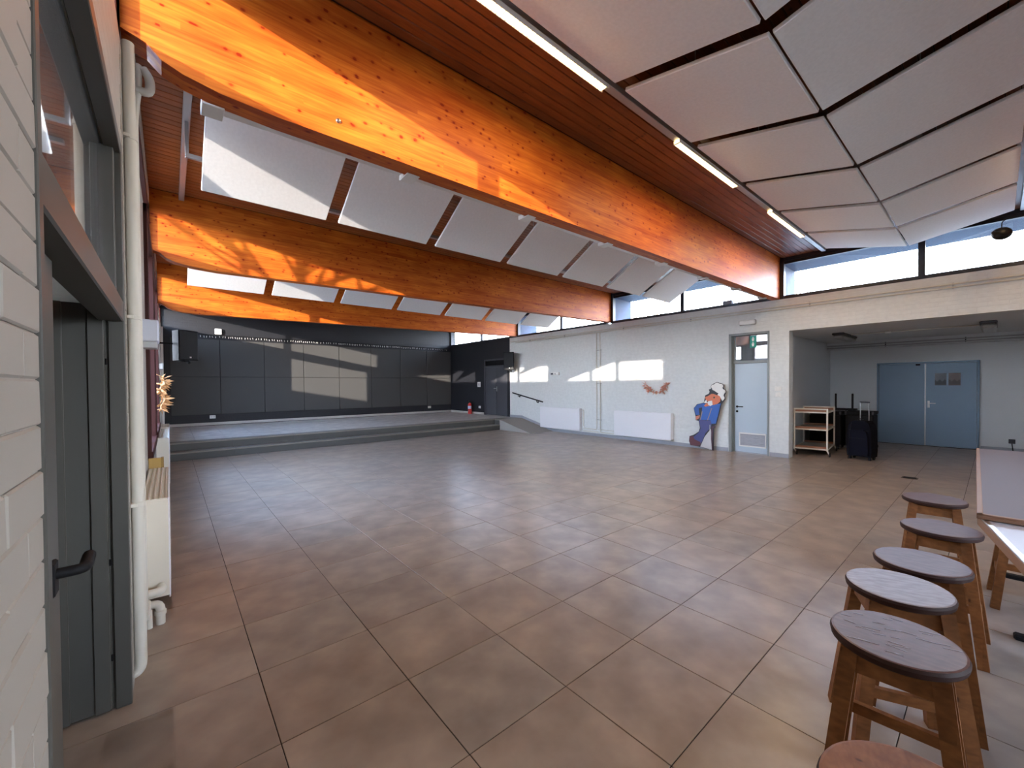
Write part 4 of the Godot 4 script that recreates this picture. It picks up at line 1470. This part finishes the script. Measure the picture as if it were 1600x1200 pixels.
func suitcase():
	var t := thing("suitcase", "dark blue soft trolley suitcase with raised handle in the recess", "suitcase", Vector3(10.42, 0, 0.27))
	t.rotation.y = -PI / 2 - 0.25
	# local x across, z towards the viewer
	var st := mb()
	var prof := PackedVector2Array([Vector2(-0.205, 0.07), Vector2(0.205, 0.07), Vector2(0.215, 0.2), Vector2(0.205, 0.6), Vector2(0.17, 0.74), Vector2(0.11, 0.80), Vector2(-0.11, 0.80), Vector2(-0.17, 0.74), Vector2(-0.205, 0.6), Vector2(-0.215, 0.2)])
	prism(st, prof, Vector3(0, 0, 0), Vector3.RIGHT, Vector3.UP, 0.26)
	obj("body", st, M.navy, t)
	st = mb()
	var fp := PackedVector2Array()
	for p in prof: fp.append(Vector2(p.x * 0.86, 0.10 + (p.y - 0.07) * 0.72))
	prism(st, fp, Vector3(0, 0, 0.16), Vector3.RIGHT, Vector3.UP, 0.07)
	obj("front_pocket", st, mat(rgb(15, 17, 28), 0.85, 0.0, 0.25), t)
	st = mb()
	bb(st, -0.15, 0.15, 0.44, 0.452, 0.19, 0.199)
	bb(st, -0.172, 0.172, 0.60, 0.61, 0.125, 0.137)
	obj("zip", st, M.black, t)
	runs("handle_rod", [[Vector3(-0.075, 0.78, -0.10), Vector3(-0.075, 1.17, -0.10)], [Vector3(0.075, 0.78, -0.10), Vector3(0.075, 1.17, -0.10)]], 0.009, 8, M.alu, t)
	st = mb()
	bb(st, -0.09, 0.09, 1.16, 1.19, -0.115, -0.085, 0.008)
	obj("handle", st, M.dark_panel, t)
	st = mb()
	tube(st, bend([Vector3(-0.06, 0.79, 0.03), Vector3(-0.05, 0.835, 0.03), Vector3(0.05, 0.835, 0.03), Vector3(0.06, 0.79, 0.03)], 0.02), 0.010, 8)
	obj("top_handle", st, M.black, t)
	for x in [-0.17, 0.17]:
		st = mb()
		lathe(st, Vector3(x - 0.012, 0.04, -0.08), [Vector2(0, 0), Vector2(0.04, 0), Vector2(0.04, 0.024), Vector2(0, 0.024)], 14, Basis(Vector3(0, 0, 1), -PI / 2))
		bb(st, x - 0.02, x + 0.02, 0.04, 0.09, -0.11, -0.05, 0.004)
		obj("wheel", st, M.rubber, t)
		st = mb()
		bb(st, x - 0.02, x + 0.02, 0.0, 0.08, 0.06, 0.10, 0.004)
		obj("foot", st, M.black, t)
	st = mb()
	tube(st, bend([Vector3(-0.12, 0.76, 0.14), Vector3(-0.13, 0.5, 0.215), Vector3(-0.14, 0.012, 0.23)], 0.1), 0.006, 8)
	obj("strap", st, M.black, t)

func equipment():
	# black flight cases behind the trolley with a folded black stand on top
	var boxes := [[11.8, -0.62, 0.55, 0.9, 0.62, "black flight case behind the trolley, nearer the wall"], [11.85, 0.02, 0.55, 0.92, 0.50, "black flight case behind the trolley, nearer the suitcase"]]
	for b in boxes:
		var t := thing("flight_case", b[5], "flight case", Vector3(b[0], 0, b[1]), "black flight cases")
		var st := mb()
		bb(st, -b[2] / 2, b[2] / 2, 0.07, b[3] - 0.09, -b[4] / 2, b[4] / 2, 0.01)
		obj("case", st, M.black, t)
		st = mb()
		bb(st, -b[2] / 2, b[2] / 2, b[3] - 0.085, b[3], -b[4] / 2, b[4] / 2, 0.01)
		obj("lid", st, M.black, t)
		for sx in [-1, 1]:
			for sz in [-1, 1]:
				st = mb()
				bx(st, Vector3(sx * b[2] * 0.49, b[3] - 0.03, sz * b[4] * 0.49), Vector3(0.04, 0.07, 0.04), 0.01)
				obj("corner", st, M.dark_panel, t)
				st = mb()
				bx(st, Vector3(sx * b[2] * 0.49, 0.095, sz * b[4] * 0.49), Vector3(0.04, 0.06, 0.04), 0.01)
				obj("corner", st, M.dark_panel, t)
				st = mb()
				lathe(st, Vector3(sx * b[2] * 0.38 - 0.012, 0.035, sz * b[4] * 0.38), [Vector2(0, 0), Vector2(0.035, 0), Vector2(0.035, 0.024), Vector2(0, 0.024)], 12, Basis(Vector3(0, 0, 1), -PI / 2))
				bb(st, sx * b[2] * 0.38 - 0.02, sx * b[2] * 0.38 + 0.02, 0.04, 0.072, sz * b[4] * 0.38 - 0.02, sz * b[4] * 0.38 + 0.02)
				obj("caster", st, M.rubber, t)
		st = mb()
		bb(st, -b[2] / 2 - 0.012, -b[2] / 2 + 0.004, b[3] * 0.5, b[3] * 0.5 + 0.1, -0.08, 0.08, 0.004)
		obj("handle", st, M.dark_panel, t)
	var s := thing("folded_stand", "black folded stand with two upright bars on the flight cases", "stand", Vector3(11.8, 0.925, -0.30))
	var st := mb()
	each("upright", [[-0.018, 0.018, 0.0, 0.4, -0.178, -0.142], [-0.018, 0.018, 0.0, 0.4, 0.142, 0.178]], 0.006, M.black, s)
	st = mb()
	bb(st, -0.1, 0.1, 0.0, 0.05, -0.26, 0.24, 0.01)
	obj("base", st, M.black, s)

func recess_things():
	for k in 2:
		var t := thing("bulkhead_lamp", ["unlit oval bulkhead lamp on the recess ceiling over the trolley", "unlit oval bulkhead lamp on the recess ceiling to the right"][k], "lamp", Vector3(11.35, 2.68, [-0.2, 1.98][k]), "bulkhead lamps of the recess")
		var st := mb()
		bb(st, -0.65, 0.65, -0.05, 0, -0.11, 0.11, 0.015)
		obj("base", st, M.dark_panel, t)
		st = mb()
		bb(st, -0.63, 0.63, -0.13, -0.045, -0.10, 0.10, 0.035)
		obj("diffuser", st, M.alu, t)
	var c := thing("conduit", "thin white conduit with a square box along the recess ceiling", "conduit", Vector3(11.35, 2.68, 0))
	var st := mb()
	tube(st, [Vector3(0, -0.012, -0.085), Vector3(0, -0.012, 1.865)], 0.011, 8)
	obj("pipe", st, M.pipe, c)
	st = mb()
	bb(st, -0.06, 0.06, -0.04, 0.0, 0.50, 0.60, 0.006)
	obj("box", st, M.white, c)
	c = thing("recess_pipes", "two dark pipes high along the back wall of the recess", "pipes", Vector3(13.50, 0, 0))
	runs("pipe", [[Vector3(0.03, 2.59, -1.025), Vector3(0.03, 2.59, 4.195)], [Vector3(0.03, 2.53, -1.025), Vector3(0.03, 2.53, 4.195)]], 0.016, 8, M.alu, c)
	for z in [0.2, 1.6, 3.0]: each("clip", [[0.02, 0.046, 2.505, 2.62, z, z + 0.02]], 0.0, M.dark_panel, c)
	c = thing("wall_outlet", "small dark outlet with cable low on the recess wall right of the double door", "outlet", Vector3(13.9, 0.24, 2.32))
	st = mb()
	bb(st, -0.03, 0, -0.05, 0.05, -0.05, 0.05, 0.006)
	obj("box", st, M.dark_panel, c)
	st = mb()
	tube(st, [Vector3(-0.015, -0.05, 0), Vector3(-0.015, -0.24, 0.02)], 0.008, 8)
	obj("cable", st, M.black, c)
	c = thing("floor_socket", "brass-edged dark floor socket lid let into the tiles before the recess", "floor socket", Vector3(8.88, 0.0, 1.15))
	st = mb()
	bb(st, -0.09, 0.09, -0.002, 0.004, -0.10, 0.10, 0.002)
	obj("frame", st, mat(rgb(90, 78, 60), 0.4, 0.7), c)
	st = mb()
	bb(st, -0.07, 0.07, 0.0, 0.006, -0.08, 0.08, 0.002)
	obj("lid", st, M.black, c)

func stool(words: String) -> Node3D:
	var t := thing("bar_stool", words, "stool", Vector3.ZERO, "round wooden bar stools")
	var h := 0.70
	var st := mb()
	lathe(st, Vector3.ZERO, [Vector2(0.0, h - 0.034), Vector2(0.172, h - 0.034), Vector2(0.18, h - 0.028), Vector2(0.183, h - 0.012), Vector2(0.178, h - 0.002)], 40)
	obj("seat", st, M.seat_rim, t)
	st = mb()
	lathe(st, Vector3.ZERO, [Vector2(0.178, h - 0.002), Vector2(0.172, h), Vector2(0.0, h)], 40)
	obj("seat_top", st, M.seat, t)
	var top := 0.112
	var foot := 0.185
	for k in 4:
		var a := PI / 4 + PI / 2 * k
		var d := Vector3(signf(cos(a)), 0, signf(sin(a)))
		st = mb()
		bar(st, Vector3(d.x * top, h - 0.034, d.z * top), Vector3(d.x * foot, 0, d.z * foot), 0.046, 0.046, Vector3.RIGHT)
		obj("leg", st, M.stool, t)
	for k in 4:
		var bas := Basis(Vector3.UP, PI / 2 * k)
		var q := top + 0.006
		st = mb()
		bar(st, bas * Vector3(-q, h - 0.07, q), bas * Vector3(q, h - 0.07, q), 0.07, 0.022, Vector3.UP)
		obj("apron", st, M.stool, t)
		var y := 0.30 if k % 2 else 0.22
		var w := lerpf(foot, top, y / h)
		st = mb()
		bar(st, bas * Vector3(-w, y, w), bas * Vector3(w, y, w), 0.042, 0.022, Vector3.UP)
		obj("rung", st, M.stool, t)
	return t

func build_seating():
	# x, z, turn, label, seat material
	var spots := [
		[4.05, 1.77, 0.1, "round brown bar stool farthest from the camera, last along the tables", M.seat],
		[3.20, 1.857, 0.0, "round brown bar stool standing by the corner where the two tables meet", M.seat],
		[2.46, 1.835, 0.12, "round brown bar stool just behind the one with the sky sheen seat", M.seat],
		[2.04, 1.80, 0.42, "bar stool with a pale sky sheen coloured into its seat, amid the row", M.seat_pale],
		[1.547, 1.85, 0.08, "bar stool with the cracked mauve seat in front of the sky sheen one", M.seat],
		[0.81, 1.985, 0.3, "bar stool with the light tan seat, cut off by the bottom edge", M.seat_tan],
		[4.19, 2.255, 0.05, "wooden bar stool mostly hidden under the far table", M.seat]]
	var first := stool(spots[0][3])
	for k in spots.size():
		var s: Array = spots[k]
		var o: Node3D = first if k == 0 else copy(first, "bar_stool", s[3])
		o.position = Vector3(s[0], 0, s[1])
		o.rotation.y = s[2]
		if k > 0:
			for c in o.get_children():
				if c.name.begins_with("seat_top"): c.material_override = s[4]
		if k == 4:
			var r := RandomNumberGenerator.new()
			r.seed = 4
			var st := mb()
			for q in 26:
				var a := r.randf() * TAU
				var d := sqrt(r.randf()) * 0.155
				var p := Vector3(cos(a) * d, 0.6995, sin(a) * d)
				var w := Vector3(r.randf_range(-0.3, 0.3), 0, 1).normalized() * r.randf_range(0.012, 0.03)
				bar(st, p - w, p + w + Vector3(0.004, 0, 0), 0.003, 0.004, Vector3.UP)
			obj("cracks", st, M.seat_pale, o).set_meta("kind", "stuff")
	# bar tables at the right edge
	var defs := [
		["long grey bar table at the right picture edge, farther one", Vector3(2.37, 0, 2.022), 0.0216, 2.68, M.laminate, 1.0, 0.024],
		["bar table with a bright reflection coloured into its top at the right picture edge, nearer one", Vector3(2.475, 0, 2.022), PI + 0.185, 1.52, M.laminate_sheen, 0.974, 0.048]]
	for k in 2:
		var d: Array = defs[k]
		var t := thing("bar_table", d[0], "table", d[1], "bar tables")
		t.rotation.y = d[2]
		var L: float = d[3]
		var H: float = d[5]
		var T: float = d[6]
		var s := 1.0 if k == 0 else -1.0
		var st := mb()
		bb(st, 0.006, L - 0.006, H - T + 0.003, H - 0.002, 0.006 * s, 0.744 * s, 0.003)
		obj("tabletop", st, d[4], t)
		st = mb()
		bb(st, 0, L, H - T, H - 0.008, 0, 0.012 * s, 0.002)
		bb(st, 0, 0.012, H - T, H - 0.008, 0, 0.75 * s, 0.002)
		bb(st, L - 0.012, L, H - T, H - 0.008, 0, 0.75 * s, 0.002)
		bb(st, 0, L, H - T, H - 0.008, 0.738 * s, 0.75 * s, 0.002)
		obj("edging", st, M.table_edge, t)
		st = mb()
		bb(st, 0, L, H - 0.009, H, 0, 0.02 * s, 0.002)
		bb(st, 0, 0.02, H - 0.009, H, 0, 0.75 * s, 0.002)
		obj("metal_trim", st, M.steel if k else M.table_edge, t)
		for x in [0.35 if k else 1.2, L - 0.3]:
			st = mb()
			tube(st, [Vector3(x, 0.02, 0.42 * s), Vector3(x, H - T + 0.004, 0.42 * s)], 0.035, 14)
			var leg := obj("column", st, M.black, t)
			st = mb()
			bb(st, x - 0.03, x + 0.03, 0.0, 0.035, 0.16 * s, 0.70 * s, 0.01)
			bb(st, x - 0.22, x + 0.22, 0.0, 0.034, 0.39 * s, 0.45 * s, 0.01)
			obj("foot", st, M.black, leg)

func build_trees():
	# bare trees across the yard, seen faintly through the high windows
	var r := RandomNumberGenerator.new()
	r.seed = 77
	var words := ["bare winter tree outside seen through the high window by the middle beam", "bare winter tree outside seen through the high window near the stage", "bare winter tree outside seen through the glass over the pale door", "bare winter tree outside the window wall that shades the far beams"]
	var spots := [Vector3(27, -0.22, -16), Vector3(25, -0.22, -26), Vector3(30, -0.22, -7), Vector3(-4.6, -0.22, -1.4)]
	for k in 4:
		var t := thing("bare_tree", words[k], "tree", spots[k], "bare trees outside")
		var trunk := mb()
		var top := 4.6 if k < 3 else 3.1
		tube(trunk, [Vector3(0, 0, 0), Vector3(0.1, top * 0.55, 0), Vector3(0, top, 0.1)], 0.22 if k < 3 else 0.12, 8, true, 0.14 if k < 3 else 0.08)
		obj("trunk", trunk, M.bark, t)
		var st := mb()
		var tips := [[Vector3(0, 4.4, 0.1), Vector3(0, 1, 0), 2.0, 0.12] if k < 3 else [Vector3(0, 2.9, 0.1), Vector3(0, 1, 0), 1.1, 0.08]]
		for gen in 5:
			var nxt := []
			for e in tips:
				for q in 3:
					var d: Vector3 = (e[1] + Vector3(r.randf_range(-1, 1), r.randf_range(-0.3, 0.7), r.randf_range(-1, 1)) * 0.8).normalized()
					var b: Vector3 = e[0] + d * e[2]
					tube(st, [e[0], b], e[3], 5, false, e[3] * 0.6)
					nxt.append([b, d, e[2] * 0.68, e[3] * 0.58])
			tips = nxt
		var o := obj("branches", st, M.bark, t)
		o.set_meta("kind", "stuff")
